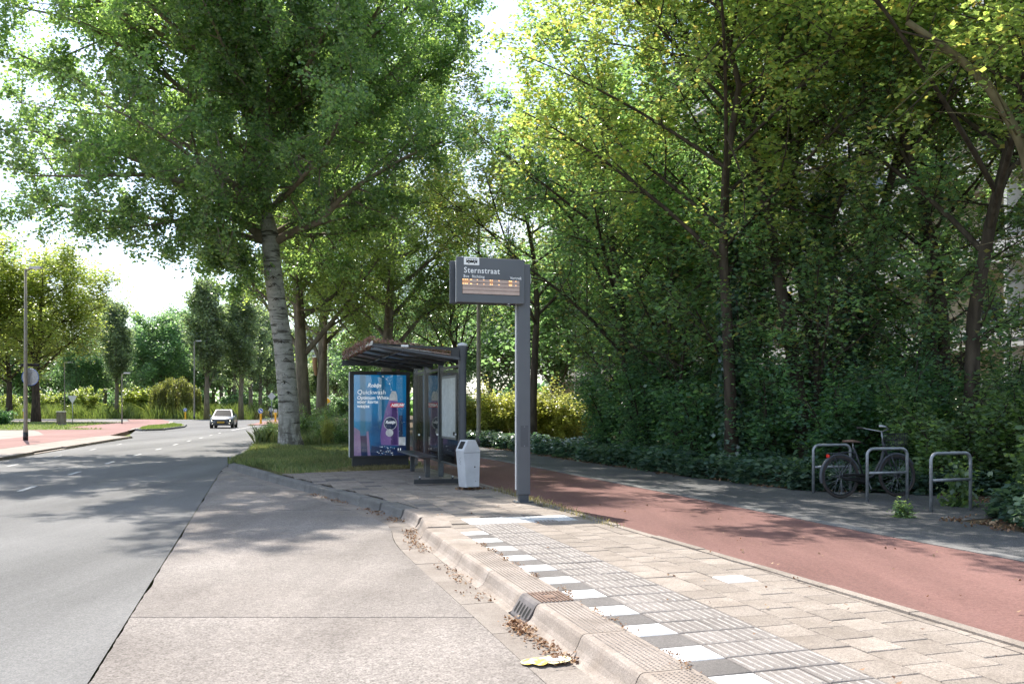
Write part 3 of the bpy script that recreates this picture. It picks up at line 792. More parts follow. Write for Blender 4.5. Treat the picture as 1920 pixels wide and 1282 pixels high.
def inside(p, poly):
    x, y = p; c = False; n = len(poly)
    for i in range(n):
        x1, y1 = poly[i]; x2, y2 = poly[(i + 1) % n]
        if (y1 > y) != (y2 > y) and x < (x2 - x1) * (y - y1) / (y2 - y1) + x1: c = not c
    return c
TS = 0.30
def tile_mb(w=TS, l=TS, gap=.007, ch=.005, h=.05):
    x, y = (w - gap) / 2, (l - gap) / 2; a, c = x - ch, y - ch
    return MB().add([(-x, -y, -h), (x, -y, -h), (x, y, -h), (-x, y, -h), (-x, -y, -ch), (x, -y, -ch), (x, y, -ch), (-x, y, -ch),
                     (-a, -c, 0), (a, -c, 0), (a, c, 0), (-a, c, 0)],
                    [(0, 1, 5, 4), (1, 2, 6, 5), (2, 3, 7, 6), (3, 0, 4, 7), (4, 5, 9, 8), (5, 6, 10, 9), (6, 7, 11, 10), (7, 4, 8, 11), (8, 9, 10, 11)])
T_PAV = tile_mb().mesh('paver', 'paver'); T_GREY = tile_mb().mesh('grey_tile', 'paver_grey'); T_WHITE = tile_mb().mesh('white_tile', 'tile_white')
T_HALF = tile_mb(.15, .30).mesh('half_paver', 'paver')
rb = tile_mb(); rb.mi = 1
for i in range(5):
    x = -.115 + i * .0575
    rb.box((x, 0, .002), (.012, .255, .004), top=(.7, .98))
T_RIB = rb.mesh('ribbed_tile', ['paver_rib', 'rib'])
db = tile_mb()
for i in range(5):
    for j in range(5):
        db.box((-.112 + i * .056, -.112 + j * .056, .0025), (.026, .026, .006), top=(.6, .6))
T_DOT = db.mesh('tactile_tile', 'tile_white')
cand = []      # (s, t, mesh, name)
S0W = 5.485    # near edge of a white tile
rows = np.arange(S0W - .6 * 6, 23.5, TS)
for r, s in enumerate(rows):
    sc = s + TS / 2
    white = (r % 2 == 0)
    plat = sc < 11.86
    if plat:
        cand.append((sc, .15, T_WHITE if white and sc < 11.2 else T_GREY if sc < 11.2 else T_PAV, 'white_tile' if white and sc < 11.2 else 'grey_tile'))
        for c in range(2): cand.append((sc, .45 + .3 * c, T_RIB, 'ribbed_tile'))
    band = 11.86 <= sc < 12.46
    # plain tiles in columns along the kerb, joints staggered by half a tile
    for c in range(-26, 6):
        t = .9 + .15 + .3 * c
        if plat and t < .9: continue
        s2 = sc + (TS / 2 if c % 2 else 0)
        if band and .3 < t < 1.95:
            cand.append((sc, t, T_DOT, 'tactile_tile')); continue
        if not plat and t < 0 and s2 < 12.2: continue
        cand.append((s2, t, T_GREY if (random.random() < .05 and s2 > 12.6) else T_PAV, 'paver'))
good = []
for s, t, me, nm in cand:
    p = ST(s, t)
    if not inside((p.x, p.y), pave_poly) or p.y < 3.2: continue
    if p.x > pn(p.y) - .20: continue
    if t < 1.0 or all(inside((ST(s + a, t + b).x, ST(s + a, t + b).y), pave_poly) for a in (-.13, .13) for b in (-.13, .13)):
        good.append((p.y, s, t, me, nm))
inset = [(p.x, p.y) for p in kin] + front + [(pn(y) - .155, y) for y in (21.9, 20, 18.5, 17, 15.2, 14, 12.4, 10.7, 8.71, 6, 3, 0, -1)]
taken = {(round(q[1], 3), round(q[2], 3)) for q in good}
def clip(poly, sq):
    out = [Vector(p) for p in poly]
    for i in range(4):
        a, b_ = sq[i], sq[(i + 1) % 4]; src = out; out = []
        if not src: return []
        side = lambda p: (b_.x - a.x) * (p.y - a.y) - (b_.y - a.y) * (p.x - a.x)
        for k in range(len(src)):
            p, q = src[k], src[(k + 1) % len(src)]; sp, sq_ = side(p), side(q)
            if sp >= 0: out.append(p)
            if (sp >= 0) != (sq_ >= 0): out.append(p + (q - p) * (sp / (sp - sq_)))
    return out
for s, t, me, nm in cand:
    if (round(s, 3), round(t, 3)) in taken or me is not T_PAV: continue
    if ST(s, t).y < 3.2: continue
    h_ = TS / 2 - .004
    sq = [ST(s - h_, t - h_).xy, ST(s - h_, t + h_).xy, ST(s + h_, t + h_).xy, ST(s + h_, t - h_).xy]
    pl = clip(inset, sq)
    cl_ = []
    for p in pl:
        if not cl_ or (p - cl_[-1]).length > .004: cl_.append(p)
    if len(cl_) > 2 and (cl_[0] - cl_[-1]).length < .004: cl_.pop()
    if len(cl_) < 3: continue
    ar = abs(sum(cl_[k].x * cl_[(k + 1) % len(cl_)].y - cl_[(k + 1) % len(cl_)].x * cl_[k].y for k in range(len(cl_)))) / 2
    if ar < .003: continue
    MB().prism(cl_, -.05, random.uniform(-.004, 0)).build('cut_paver', 'paver', pavement)
good.sort(key=lambda q: q[0])
cap = {}; rest = MB()
for yy, s, t, me, nm in good:
    nm = 'paver' if me is T_PAV else 'grey_tile' if me is T_GREY else nm
    cap[nm] = cap.get(nm, 0) + 1
    p = ST(s, t, random.uniform(-.0035, .0015))
    if nm == 'paver' and cap[nm] > 300:
        R = Matrix.Rotation(ROTZ + random.uniform(-.012, .012), 3, 'Z')
        tb = tile_mb(); rest.add([R @ Vector(v) + p for v in tb.v], tb.f); continue
    link(nm, me, pavement, loc=p, rot=(random.uniform(-.009, .009), random.uniform(-.009, .009), ROTZ + random.uniform(-.008, .008)))
if rest.v: rest.build('far_pavers', 'paver', pavement, kind='stuff')
# one whiter replaced tile in the plain field
p = ST(7.62, 1.65); link('white_replacement_tile', T_WHITE, pavement, loc=(p.x, p.y, .003), rot=(0, 0, ROTZ), scale=(1.0, .98, 1))
# narrow edging stones between the tiles and the red path
edge_l = [Vector((pn(y) - .10, y)) for y in YP if y <= 22]
at_e, Le = resample(edge_l, 1.0)
s = 0.0
while s < Le - .2:
    e = min(s + 1.0, Le); a, b_ = at_e(s + .006), at_e(e - .006)
    t = (b_ - a).normalized(); nn = Vector((t.y, -t.x)) * .05
    z = .012 + random.uniform(-.006, .006)
    MB().prism([a - nn, a + nn, b_ + nn, b_ - nn], -.2, z).build('edging_stone', 'paver', pavement)
    s = e

# ------------------------------------------------------------------ red cycle path, edging, footpath
sheet('cycle_path', [(pn(y) - .045, y) for y in YP] + [(pf(y), y) for y in YP[::-1]], -0.004, 'red', kind='structure')
fedge = thing('pale_edging', None, None, kind='structure')
ee = [Vector((pf(y), y)) for y in YP if y <= 57]
at_q, Lq = resample(ee, 1.0); s = 2.0
while s < Lq - .5 and s < 45:
    e = s + 1.0; a, b_ = at_q(s + .008), at_q(min(e - .008, Lq)); t = (b_ - a).normalized(); nn = Vector((t.y, -t.x)) * .20
    MB().prism([a, a + nn, b_ + nn, b_], -.15, .004 + random.uniform(-.003, .003)).build('edging_slab', 'edge_band', fedge); s = e
FE = [(-4, 9.6), (3, 8.0), (6, 7.35), (8.7, 6.75), (10.5, 6.25), (11.8, 6.0), (12.6, 7.6), (15.2, 7.6), (16.0, 5.3), (18.9, 3.95), (24.3, 2.0), (28.5, .7), (33, -1.1), (45, -5.0), (57, -7.8), (75, -11.6), (150, -24)]
def fe(y): return float(np.interp(y, [p[0] for p in FE], [p[1] for p in FE]))
YF = sorted(set(YP + [11.8, 12.6, 13.5, 15.2, 16, 18.9, 24.3, 28.5]))
sheet('footpath', [(pf(y) + .19, y) for y in YF] + [(fe(y), y) for y in YF[::-1]], -0.008, 'asphalt_dark', kind='structure')
sheet('woodland_floor', [(fe(y) - .3, y) for y in YF] + [(90, 150), (120, 60), (90, -4)], -0.016, 'soil', kind='structure')

# ------------------------------------------------------------------ verge with the poplars
def vr(y): return cl(y) + HW
YV = [24.6, 26, 28, 30, 33, 37, 42, 48, 55, 62, 70, 80, 90, 100, 120, 150]
vpoly = [(-7.15, 23.7), (-7.6, 24.5)] + [(vr(y) + .14, y) for y in YV] + [(pn(y) - .12, y) for y in YV[::-1]] + [(pn(22.3) - .12, 22.3), (-2.4, 21.95), (-3.7, 21.2), (-4.3, 20.65), (-5.0, 20.1), (-5.25, 20.3), (-6.15, 22.1)]
MB().prism([Vector(p) for p in vpoly], -.28, -.02).build('verge', 'verge', kind='structure')
vk = thing('verge_kerb', None, None, kind='structure')
vl = [Vector((-7.98, 24.7))] + [Vector((vr(y), y)) for y in YV if y >= 26]
at_v, Lv = resample(vl, 1.0); s = 0.0
while s < Lv - 1 and s < 78:
    st = 1.0 if s < 30 else 4.0
    e = s + st; a, b_ = at_v(s + .006), at_v(e - .006); t = (b_ - a).normalized(); nn = Vector((t.y, -t.x)) * .14
    MB().prism([a, a + nn, b_ + nn, b_], -.28, -.03 + random.uniform(-.006, .006)).build('kerb_stone', 'kerb_grey', vk); s = e

# ------------------------------------------------------------------ far (left) side of the road
LZ = -0.05
def lk(y): return cl(y) - HW
lk_root = thing('left_kerb', None, None, kind='structure')
def kerb_run(y0, y1, drop=False):
    y = y0
    while y < y1 - .1:
        e = min(y + 1.0, y1)
        a, b_ = Vector((lk(y + .006), y + .006)), Vector((lk(e - .006), e - .006)); t = (b_ - a).normalized(); nn = Vector((t.y, -t.x)) * -.2
        MB().prism([a, b_, b_ + nn, a + nn], -.28, LZ + random.uniform(.0, .01) if not drop else ROAD + .03).build('kerb_stone', 'kerb', lk_root)
        y = e
kerb_run(14, 30.5); kerb_run(30.5, 34.5, True); kerb_run(34.5, 46.5)
pk = [(lk(y) - 2.0 + .0, y) for y in (8, 16, 22, 28, 34, 40)] + [(lk(45) - 2.0, 45), (lk(49) - 1.6, 49), (lk(56) - 2.4, 56), (-27.6, 64), (-32.8, 84), (-37, 95), (-43, 108)]
pw = [(p[0] - w, p[1]) for p, w in zip(pk, (3.2, 3.2, 3.2, 3.2, 3.2, 3.3, 3.5, 3.8, 5.6, 8.0, 5.0, 4.2, 4.2))]
sheet('left_footway', [(lk(y) - .19, y) for y in (8, 16, 22, 28, 34, 40, 46.5)] + [(lk(48) - 1.5, 48), (-24.6, 56), (-27.2, 64), (-32.4, 84), (-36.6, 95), (-75, 101), (-110, 96), (-110, 8)], LZ - .008, 'beige', kind='structure')
MB().prism([Vector(p) for p in pk + pw[::-1]], -.29, LZ - .002).build('pink_cycle_path', 'pink', kind='structure')
sheet('grass_plot', [(-27.5, 60.5), (-30.5, 62), (-33.5, 66), (-36.6, 78), (-39, 88), (-75, 96), (-95, 88), (-75, 62), (-44, 56)], LZ + .01, 'turf', kind='structure')
isl = [(-26.2, 61.5), (-25.2, 60.2), (-24.7, 62), (-26.2, 70), (-28.6, 77), (-31.6, 82), (-30.6, 76), (-28.2, 67)]
MB().prism([Vector(p) for p in isl], -.28, LZ).build('grass_island', 'turf', kind='structure')
ik = thing('island_kerb', None, None, kind='structure')
io = [Vector(p) for p in isl[:5]]
for a, b_ in zip(io, io[1:]):
    t = (b_ - a).normalized(); nn = Vector((t.y, -t.x)) * .16
    MB().prism([a + nn, b_ + nn, b_, a], -.28, LZ + .03).build('kerb_stone', 'kerb_grey', ik)
sheet('traffic_island', [(-23.6, 78), (-22.2, 77), (-21.7, 82), (-23.8, 92), (-27, 105), (-29, 108), (-27.5, 98), (-24.6, 84)], ROAD + .06, 'pink', kind='structure')

# ================================================================== departure sign
SIGN = G(981, 941)
sg = thing('departure_sign', 'tall grey bus stop sign pole with an electronic departures panel', 'sign', SIGN, ROTZ)
MB().bbox((0, 0, 1.95), (.205, .125, 3.66), .012).build('pole', 'sign_grey', sg)
MB().bbox((.0, 0, .09), (.155, .10, .18), .004).build('pole_foot', 'dark_steel', sg)
MB().box((-.1115, .03, 1.75), (.016, .05, 3.1)).build('sunlit_side_strip', 'pale_grey', sg)  # pale strip paints the sunlit left side of the pole
MB().bbox((0, 0, .006), (.30, .22, .016), .004).build('base_plate', 'dark_steel', sg)
for bx_ in (-.12, .12):
    for by_ in (-.08, .08): MB().lathe([(.012, .014), (.012, .03), (.006, .034)], (bx_, by_, 0), 6).build('anchor_bolt', 'galv', sg)
MB().box((0, -.0635, 1.05), (.13, .003, .34)).build('service_hatch', 'dark_steel', sg)
for z_ in (.90, 1.20): MB().lathe([(.007, 0), (.006, .004)], (.0, -.065, z_), 8, Matrix.Rotation(math.pi / 2, 3, 'X')).build('hatch_screw', 'galv', sg)
PX0, PX1, PZ0, PZ1, PY = -1.12, -.02, 3.13, 3.83, -.15
cab = MB().bbox(((PX0 + PX1) / 2, PY + .035, (PZ0 + PZ1) / 2), (PX1 - PX0, .07, PZ1 - PZ0), .008).build('front_panel', 'sign_grey', sg)
MB().bbox(((PX0 + PX1) / 2 - .03, .135, (PZ0 + PZ1) / 2 - .01), (PX1 - PX0 + .03, .06, PZ1 - PZ0 - .03), .008, Matrix.Rotation(-.03, 3, 'Z')).build('rear_panel', 'dark_steel', sg)
MB().add([(PX0 + .012, PY + .072, PZ0 + .02), (PX0 + .012, PY + .072, PZ1 - .02), (PX0 + .035, .10, PZ1 - .03), (PX0 + .035, .10, PZ0 + .02),
          (PX0 + .032, PY + .072, PZ0 + .02), (PX0 + .032, PY + .072, PZ1 - .02), (PX0 + .055, .10, PZ1 - .03), (PX0 + .055, .10, PZ0 + .02)],
         [(0, 1, 2, 3), (7, 6, 5, 4), (0, 4, 5, 1), (1, 5, 6, 2), (2, 6, 7, 3), (3, 7, 4, 0)]).build('side_panel', 'pale_grey', sg)  # pale colour carries the sunlit look of the panel's left side
MB().box(((PX0 + PX1) / 2 + .02, .01, PZ1 - .05), (PX1 - PX0 - .06, .19, .03)).build('panel_bridge', 'dark_steel', sg)
MB().box(((PX0 + PX1) / 2 + .02, .01, PZ0 + .06), (PX1 - PX0 - .06, .19, .03)).build('panel_bridge', 'dark_steel', sg)
fx = lambda a: PX0 + a                         # metres from the panel's left edge
fz = lambda a: PZ1 - a                         # metres below its top
FY = PY - .002
ic = MB().bbox((fx(.235), FY, fz(.062)), (.245, .005, .122), .002).build('bus_plate', 'white_plastic', cab)
bus = MB()
bus.plate([(fx(.15), fz(.088)), (fx(.325), fz(.088)), (fx(.325), fz(.045)), (fx(.318), fz(.026)), (fx(.158), fz(.026)), (fx(.15), fz(.035))], FY - .005, FY - .003)
bus.build('bus_pictogram', 'black', cab)
for i in range(6): MB().box((fx(.167 + i * .0275), FY - .0058, fz(.044)), (.019, .0015, .022)).build('pictogram_window', 'white_plastic', cab)
for a in (.19, .282):
    ax = Matrix.Rotation(math.pi / 2, 3, 'X')
    MB().lathe([(.018, 0), (.018, .0016)], (fx(a), FY - .005, fz(.091)), 14, ax).build('pictogram_wheel', 'white_plastic', cab)
    MB().lathe([(.012, 0), (.012, .0016)], (fx(a), FY - .0066, fz(.091)), 12, ax).build('pictogram_wheel', 'black', cab)
text('Sternstraat', .122, (fx(.112), FY - .001, fz(.243)), 'white_plastic', cab, bold=.0018, spacing=1.12, sx=.93)
text('Bus', .062, (fx(.105), FY - .001, fz(.318)), 'white_plastic', cab, bold=.0008, spacing=1.1, sx=.92)
text('Richting', .062, (fx(.24), FY - .001, fz(.318)), 'white_plastic', cab, bold=.0008, spacing=1.08, sx=.92)
text('Vertrek', .062, (fx(.855), FY - .001, fz(.318)), 'white_plastic', cab, bold=.0008, spacing=1.05, sx=.92)
M['led_row'] = surf('led_row', (0.42, 0.30, 0.25), (0.50, 0.37, 0.31), 6.0, 0.35, spec=0.5)
M['led_dim'] = emitmat('amber_led_dim', (0.62, 0.30, 0.15), 0.06)
dsp = MB().box((fx(.55), FY - .001, fz(.452)), (.925, .004, .240)).build('display', 'black', sg)
for r in range(4):
    MB().box((fx(.55), FY - .0045, fz(.364 + r * .0585)), (.918, .003, .0525)).build('display_row', 'led_row', dsp)
for r, zz in enumerate((.349, .4135)):
    for a, w, k in ((.10, .022, 'amber'), (.135, .022, 'amber'), (.165, .02, 'amber'), (.225, .03, 'amber'), (.325, .012, 'amber'), (.43, .01, 'amber'),
                    (.535, .02, 'amber'), (.565, .014, 'amber'), (.675, .015, 'amber'), (.845, .02, 'amber'), (.872, .028, 'amber'), (.95, .012, 'amber')):
        MB().box((fx(a), FY - .0068, fz(zz)), (w, .0014, .009)).build('led_dots', k, dsp)
for a, w in ((.145, .12), (.55, .05), (.86, .06)):
    MB().box((fx(a), FY - .0062, fz(.379)), (w, .0006, .045)).build('led_glow', 'led_dim', dsp)
MB().lathe([(.016, 0), (.016, .012)], (fx(.84), PY + .02, PZ0 - .012), 10).build('sensor', 'pale_grey', cab)
MB().bbox((.115, .03, 3.55), (.03, .08, .16), .01).build('rear_bracket', 'pale_grey', sg)

# ================================================================== bus shelter
P0 = Vector((-.97, 17.2, 0))
sh = thing('bus_shelter', 'dark steel and glass bus shelter with a planted green roof', 'bus shelter', P0, ROTZ)
MB().lathe([(.078, 0), (.078, 2.36), (.082, 2.42), (.105, 2.66), (.105, 2.70)], (0, 0, 0), 20).build('corner_post', 'dark_steel', sh, smooth=False)
MB().lathe([(.106, 2.701), (.104, 2.715), (.085, 2.745), (.05, 2.763), (.012, 2.77)], (0, 0, 0), 20).build('post_cap', 'pale_grey', sh, smooth=True)
for yy in (2.0, 3.6, 5.0):
    MB().bbox((0, yy, 1.25), (.11, .11, 2.5), .01).build('rear_post', 'dark_steel', sh)
RL = 5.25
roof_z = lambda x: 2.50 + (-x) * (.20 / 1.75)
M['ceil_a'] = surf('roof_panel_grey', (0.46, 0.47, 0.48), (0.58, 0.58, 0.58), 4.0, .3)
M['ceil_b'] = surf('roof_panel_brown_reflection', (0.50, 0.34, 0.28), (0.60, 0.44, 0.37), 4.0, .3)  # brown and blue tones paint reflections into the grey ceiling
M['ceil_c'] = surf('roof_panel_blue_reflection', (0.24, 0.29, 0.33), (0.32, 0.37, 0.41), 4.0, .3)
M['roof_edge'] = surf('roof_edge_alu', (0.36, 0.35, 0.34), (0.5, 0.48, 0.46), 5.0, .45, metal=.3)
# roof tray: fascias, panels, rails, ribs
rf = thing('roof', None, None); rf.parent = sh
roof = MB()
for i in range(8):
    for j in range(3):
        y0 = -.02 + i * RL / 8; y1 = y0 + RL / 8 - .02; x1 = -.06 - j * .56; x0 = x1 - .54
        roof = MB(); z0, z1 = roof_z(x0), roof_z(x1)
        roof.add([(x0, y0, z0), (x1, y0, z1), (x1, y1, z1), (x0, y1, z0), (x0, y0, z0 + .012), (x1, y0, z1 + .012), (x1, y1, z1 + .012), (x0, y1, z0 + .012)],
                 [(3, 2, 1, 0), (4, 5, 6, 7), (0, 1, 5, 4), (1, 2, 6, 5), (2, 3, 7, 6), (3, 0, 4, 7)])
        roof.build('ceiling_panel', random.choice(['ceil_a', 'ceil_a', 'ceil_b', 'ceil_c']), rf)
def rail(x, w, h, y0, y1, mat, name, dz=0.0):
    z = roof_z(x) + dz
    return MB().box((x, (y0 + y1) / 2, z), (w, y1 - y0, h)).build(name, mat, rf)
rail(-.60, .05, .05, -.02, RL, 'black_steel', 'roof_rail', -.035); rail(-1.17, .05, .05, -.02, RL, 'black_steel', 'roof_rail', -.035)
rail(-1.755, .012, .075, -.06, RL + .04, 'roof_edge', 'front_fascia', .028)
for i in range(5):
    yy = .25 + i * 1.2
    MB().tube([(-.05, yy, 2.42), (-.25, yy, 2.47), (-.9, yy, roof_z(-.9) - .06), (-1.5, yy, roof_z(-1.5) - .025), (-1.72, yy, roof_z(-1.72) - .012)], [.05, .045, .04, .025, .012], 6).build('roof_rib', 'dark_steel', rf, smooth=True)
rail(-.03, .06, .12, -.06, RL + .04, 'dark_steel', 'rear_gutter', .03)
# near gable: level upper bar, sloping lower bar
g1 = MB(); g1.add([(-1.76, -.075, 2.715), (-.07, -.075, 2.665), (-.07, -.075, 2.60), (-1.76, -.075, 2.69), (-1.76, -.045, 2.715), (-.07, -.045, 2.665), (-.07, -.045, 2.60), (-1.76, -.045, 2.69)],
                  [(0, 1, 2, 3), (7, 6, 5, 4), (4, 5, 1, 0), (3, 2, 6, 7), (1, 5, 6, 2), (0, 3, 7, 4)]); g1.build('gable_bar', 'black_steel', rf)
g2 = MB(); g2.add([(-1.76, -.078, 2.69), (-.07, -.078, 2.475), (-.07, -.078, 2.425), (-1.76, -.078, 2.66), (-1.76, -.042, 2.69), (-.07, -.042, 2.475), (-.07, -.042, 2.425), (-1.76, -.042, 2.66)],
                  [(0, 1, 2, 3), (7, 6, 5, 4), (4, 5, 1, 0), (3, 2, 6, 7), (1, 5, 6, 2), (0, 3, 7, 4)]); g2.build('gable_bar', 'dark_steel', rf)
MB().box((-1.15, -.083, 2.678), (.14, .006, .04)).build('number_plate', 'white_plastic', rf)
MB().box((-1.30, -.061, 2.69), (.5, .028, .03)).build('gable_block', 'black_steel', rf)
MB().box((-.16, -.061, 2.53), (.16, .03, .16)).build('gable_block', 'black_steel', rf)
# far gable
MB().box((-.9, RL + .05, 2.60), (1.75, .03, .13)).build('gable_bar', 'dark_steel', rf)
# sedum on the roof
rng = np.random.default_rng(31)
n = 9500
xs = rng.uniform(-1.74, -.12, n); ys = rng.uniform(-.04, RL, n)
hh = .09 + .16 * np.clip((ys - .3) / 3.0, 0, 1) * (.6 + .4 * np.sin(ys * 2.3 + xs * 3)) + rng.uniform(0, .05, n)
hh *= np.where(xs > -.75, .75, 1.0)
zs = 2.52 + (-xs) * (.20 / 1.75) + hh * rng.uniform(.25, 1.0, n)
leaves_obj('sedum_planting', leaf_verts(rng, np.stack([xs, ys, zs], 1), .055, .25, .3), 'sedum', rf, kind='stuff')
n2 = 3600
xs = rng.uniform(-1.78, -1.66, n2); ys = rng.uniform(.2, RL + .03, n2); zs = 2.705 + rng.uniform(-.03, .17, n2)
leaves_obj('sedum_fringe', leaf_verts(rng, np.stack([xs, ys, zs], 1), .055, .2, .3), 'sedum', rf, kind='stuff')
# near end wall: bottom rail, clamps, glass
MB().bbox((-.50, 0, .075), (.92, .05, .085), .004).build('bottom_rail', 'black_steel', sh)
for x in (-.85, -.20):
    MB().box((x, 0, .145), (.05, .05, .06), top=(.55, .8)).build('glass_clamp', 'black_steel', sh)
    MB().lathe([(.016, 0), (.013, .01)], (x, -.028, .165), 10, Matrix.Rotation(math.pi / 2, 3, 'X')).build('clamp_screw', 'pale_grey', sh)
MB().box((-.51, 0, 1.20), (.90, .010, 2.10)).build('end_glass', 'glass', sh)
for x in (-.86, -.50, -.14):
    MB().lathe([(.020, 0), (.020, .004)], (x, -.006, .98), 10, Matrix.Rotation(math.pi / 2, 3, 'X')).build('glass_dot', 'pale_grey', sh)
for a, b_ in ((.08, 1.94), (2.06, 3.54), (3.66, 4.94)):
    MB().box((0, (a + b_) / 2, 1.32), (.010, b_ - a, 1.92)).build('rear_glass', 'glass', sh)
    MB().bbox((0, (a + b_) / 2, 2.33), (.05, b_ - a, .05), .004).build('glass_rail', 'dark_steel', sh)
    MB().bbox((0, (a + b_) / 2, .33), (.04, b_ - a, .04), .004).build('glass_rail', 'dark_steel', sh)
# timetable board on the rear wall
ib = MB().bbox((-.04, .98, 1.50), (.035, 1.34, 1.30), .006).build('timetable_frame', 'dark_steel', sh)
M['map_sheet'] = surf('map_sheet', (0.36, 0.38, 0.40), (0.52, 0.54, 0.55), 2.4, 0.35, spec=0.6, speck=(0.25, 0.28, 0.3), speck_scale=26, speck_amt=0.5)
MB().box((-.0595, .98, 1.50), (.003, 1.24, 1.20)).build('map_sheet', 'map_sheet', ib)
MB().bbox((-.09, .35, .98), (.03, .06, .07), .004).build('board_latch', 'black_steel', ib)
# bench
bn = MB().bbox((-.38, 2.85, .455), (.40, 2.7, .035), .01).build('bench_seat', 'dark_steel', sh)
for yy in (1.95, 3.75):
    MB().bbox((-.30, yy, .22), (.10, .07, .44), .006).build('bench_leg', 'dark_steel', bn)
    MB().add([(-.55, yy - .02, .437), (-.26, yy - .02, .437), (-.26, yy - .02, .27), (-.34, yy - .02, .37), (-.55, yy + .02, .437), (-.26, yy + .02, .437), (-.26, yy + .02, .27), (-.34, yy + .02, .37)],
             [(0, 3, 2, 1), (4, 5, 6, 7), (0, 1, 5, 4), (1, 2, 6, 5), (2, 3, 7, 6), (3, 0, 4, 7)]).build('bench_bracket', 'dark_steel', bn)

# ================================================================== advertising panel at the shelter's far end
MU = Vector((-3.30, 21.93, 0)); MW = 1.49
mu = thing('advertising_panel', 'blue detergent poster in a dark cabinet at the end of the shelter', 'poster cabinet', MU, ROTZ)
MB().bbox((.02, .02, .13), (1.40, .16, .26), .006).build('plinth', 'black_steel', mu)
cabn = MB().bbox((0, 0, 1.325), (MW, .21, 2.13), .012).build('cabinet', 'dark_steel', mu)
MB().box((-MW / 2 - .004, 0, 1.325), (.008, .17, 2.08)).build('side_trim', 'pale_grey', mu)
WX, WZ0, WZ1 = .645, .30, 2.30          # half width, bottom, top of the poster
for nm, c, sz in (('frame_bar', (0, -.112, 2.345), (MW - .02, .012, .085)), ('frame_bar', (0, -.112, .285), (MW - .02, .012, .05)),
                  ('frame_bar', (-.695, -.112, 1.305), (.095, .012, 1.985)), ('frame_bar', (.695, -.112, 1.305), (.095, .012, 1.985))):
    MB().box(c, sz).build(nm, 'black_steel', mu)
MB().box((-.03, -.119, 2.345), (.10, .002, .022)).build('maker_badge', 'blue', mu)
# the printed sheet: blue room with lighter upright stripes and a water swirl
def backlit(m, k=0.42):
    """the cabinet is lit from inside: the print glows in its own colours"""
    b = m.node_tree.nodes['Principled BSDF']; src = b.inputs['Base Color'].links[0].from_socket
    m.node_tree.links.new(src, b.inputs['Emission Color']); b.inputs['Emission Strength'].default_value = k
def poster_mat():
    m = principled('poster_print', (0.01, 0.15, 0.33), 0.35, 0.0, 0.4); n, l = m.node_tree.nodes, m.node_tree.links
    b = n['Principled BSDF']; tc = n.new('ShaderNodeTexCoord'); sx = n.new('ShaderNodeSeparateXYZ'); l.new(tc.outputs['Object'], sx.inputs[0])
    nz = n.new('ShaderNodeTexNoise'); nz.inputs['Scale'].default_value = 1.4; l.new(tc.outputs['Object'], nz.inputs['Vector'])
    r = n.new('ShaderNodeValToRGB'); e = r.color_ramp.elements
    e[0].position = .30; e[0].color = (.004, .030, .10, 1); e[1].position = .66; e[1].color = (.004, .13, .30, 1)
    mr = n.new('ShaderNodeMapRange'); mr.inputs['From Min'].default_value = .3; mr.inputs['From Max'].default_value = 2.3
    l.new(sx.outputs['Z'], mr.inputs['Value'])
    ad = n.new('ShaderNodeMath'); ad.operation = 'MULTIPLY_ADD'; ad.inputs[1].default_value = .35; l.new(mr.outputs[0], ad.inputs[0])
    sc = n.new('ShaderNodeMath'); sc.operation = 'MULTIPLY'; sc.inputs[1].default_value = .62; l.new(nz.outputs['Fac'], sc.inputs[0]); l.new(sc.outputs[0], ad.inputs[2])
    mx_ = n.new('ShaderNodeMath'); mx_.operation = 'MULTIPLY_ADD'; mx_.inputs[1].default_value = -.13; l.new(sx.outputs['X'], mx_.inputs[0]); l.new(ad.outputs[0], mx_.inputs[2])
    l.new(mx_.outputs[0], r.inputs['Fac']); l.new(r.outputs['Color'], b.inputs['Base Color'])
    backlit(m)
    return m
M['poster'] = poster_mat()
po = MB().box((0, -.1085, (WZ0 + WZ1) / 2 + .0), (WX * 2 + .01, .004, WZ1 - WZ0 + .01)).build('poster', 'poster', mu)
PYY = -.1110
pc = [0]
def flat(poly, mat, name):
    pc[0] += 1; y0 = PYY - .00025 * pc[0]
    return MB().plate(poly, y0, y0 - .0002).build(name, mat, po)
def ell(cx, cz, rx, rz, k=28, a0=0, a1=2 * math.pi):
    return [(cx + rx * math.cos(a0 + (a1 - a0) * i / k), cz + rz * math.sin(a0 + (a1 - a0) * i / k)) for i in range(k if a1 - a0 > 6.2 else k + 1)]
M['pr_stripe'] = surf('print_light_blue', (0.010, 0.125, 0.275), (0.015, 0.15, 0.31), 3.0, .35)
M['pr_navy'] = surf('print_navy', (0.006, 0.018, 0.07), (0.012, 0.03, 0.10), 5.0, .35)
M['pr_lilac'] = surf('print_lilac', (0.17, 0.12, 0.26), (0.26, 0.19, 0.36), 4.0, .35)
M['pr_purple'] = surf('print_purple', (0.13, 0.075, 0.27), (0.24, 0.15, 0.40), 3.5, .35)
M['pr_purple_dark'] = surf('print_dark_purple', (0.05, 0.025, 0.13), (0.09, 0.05, 0.19), 5.0, .35)
M['pr_silver'] = surf('print_silver', (0.42, 0.46, 0.52), (0.66, 0.70, 0.74), 9.0, .35)
M['pr_red'] = surf('print_red', (0.62, 0.02, 0.05), (0.68, 0.03, 0.07), 5.0, .35)
M['pr_white'] = surf('print_white', (0.78, 0.82, 0.86), (0.84, 0.87, 0.90), 5.0, .35)
for k_ in [k_ for k_ in M if k_.startswith('pr_')]: backlit(M[k_], .2)
flat([(-.50, WZ0 + .3), (-.36, WZ0 + .3), (-.36, WZ1), (-.50, WZ1)], 'pr_stripe', 'printed_stripe')
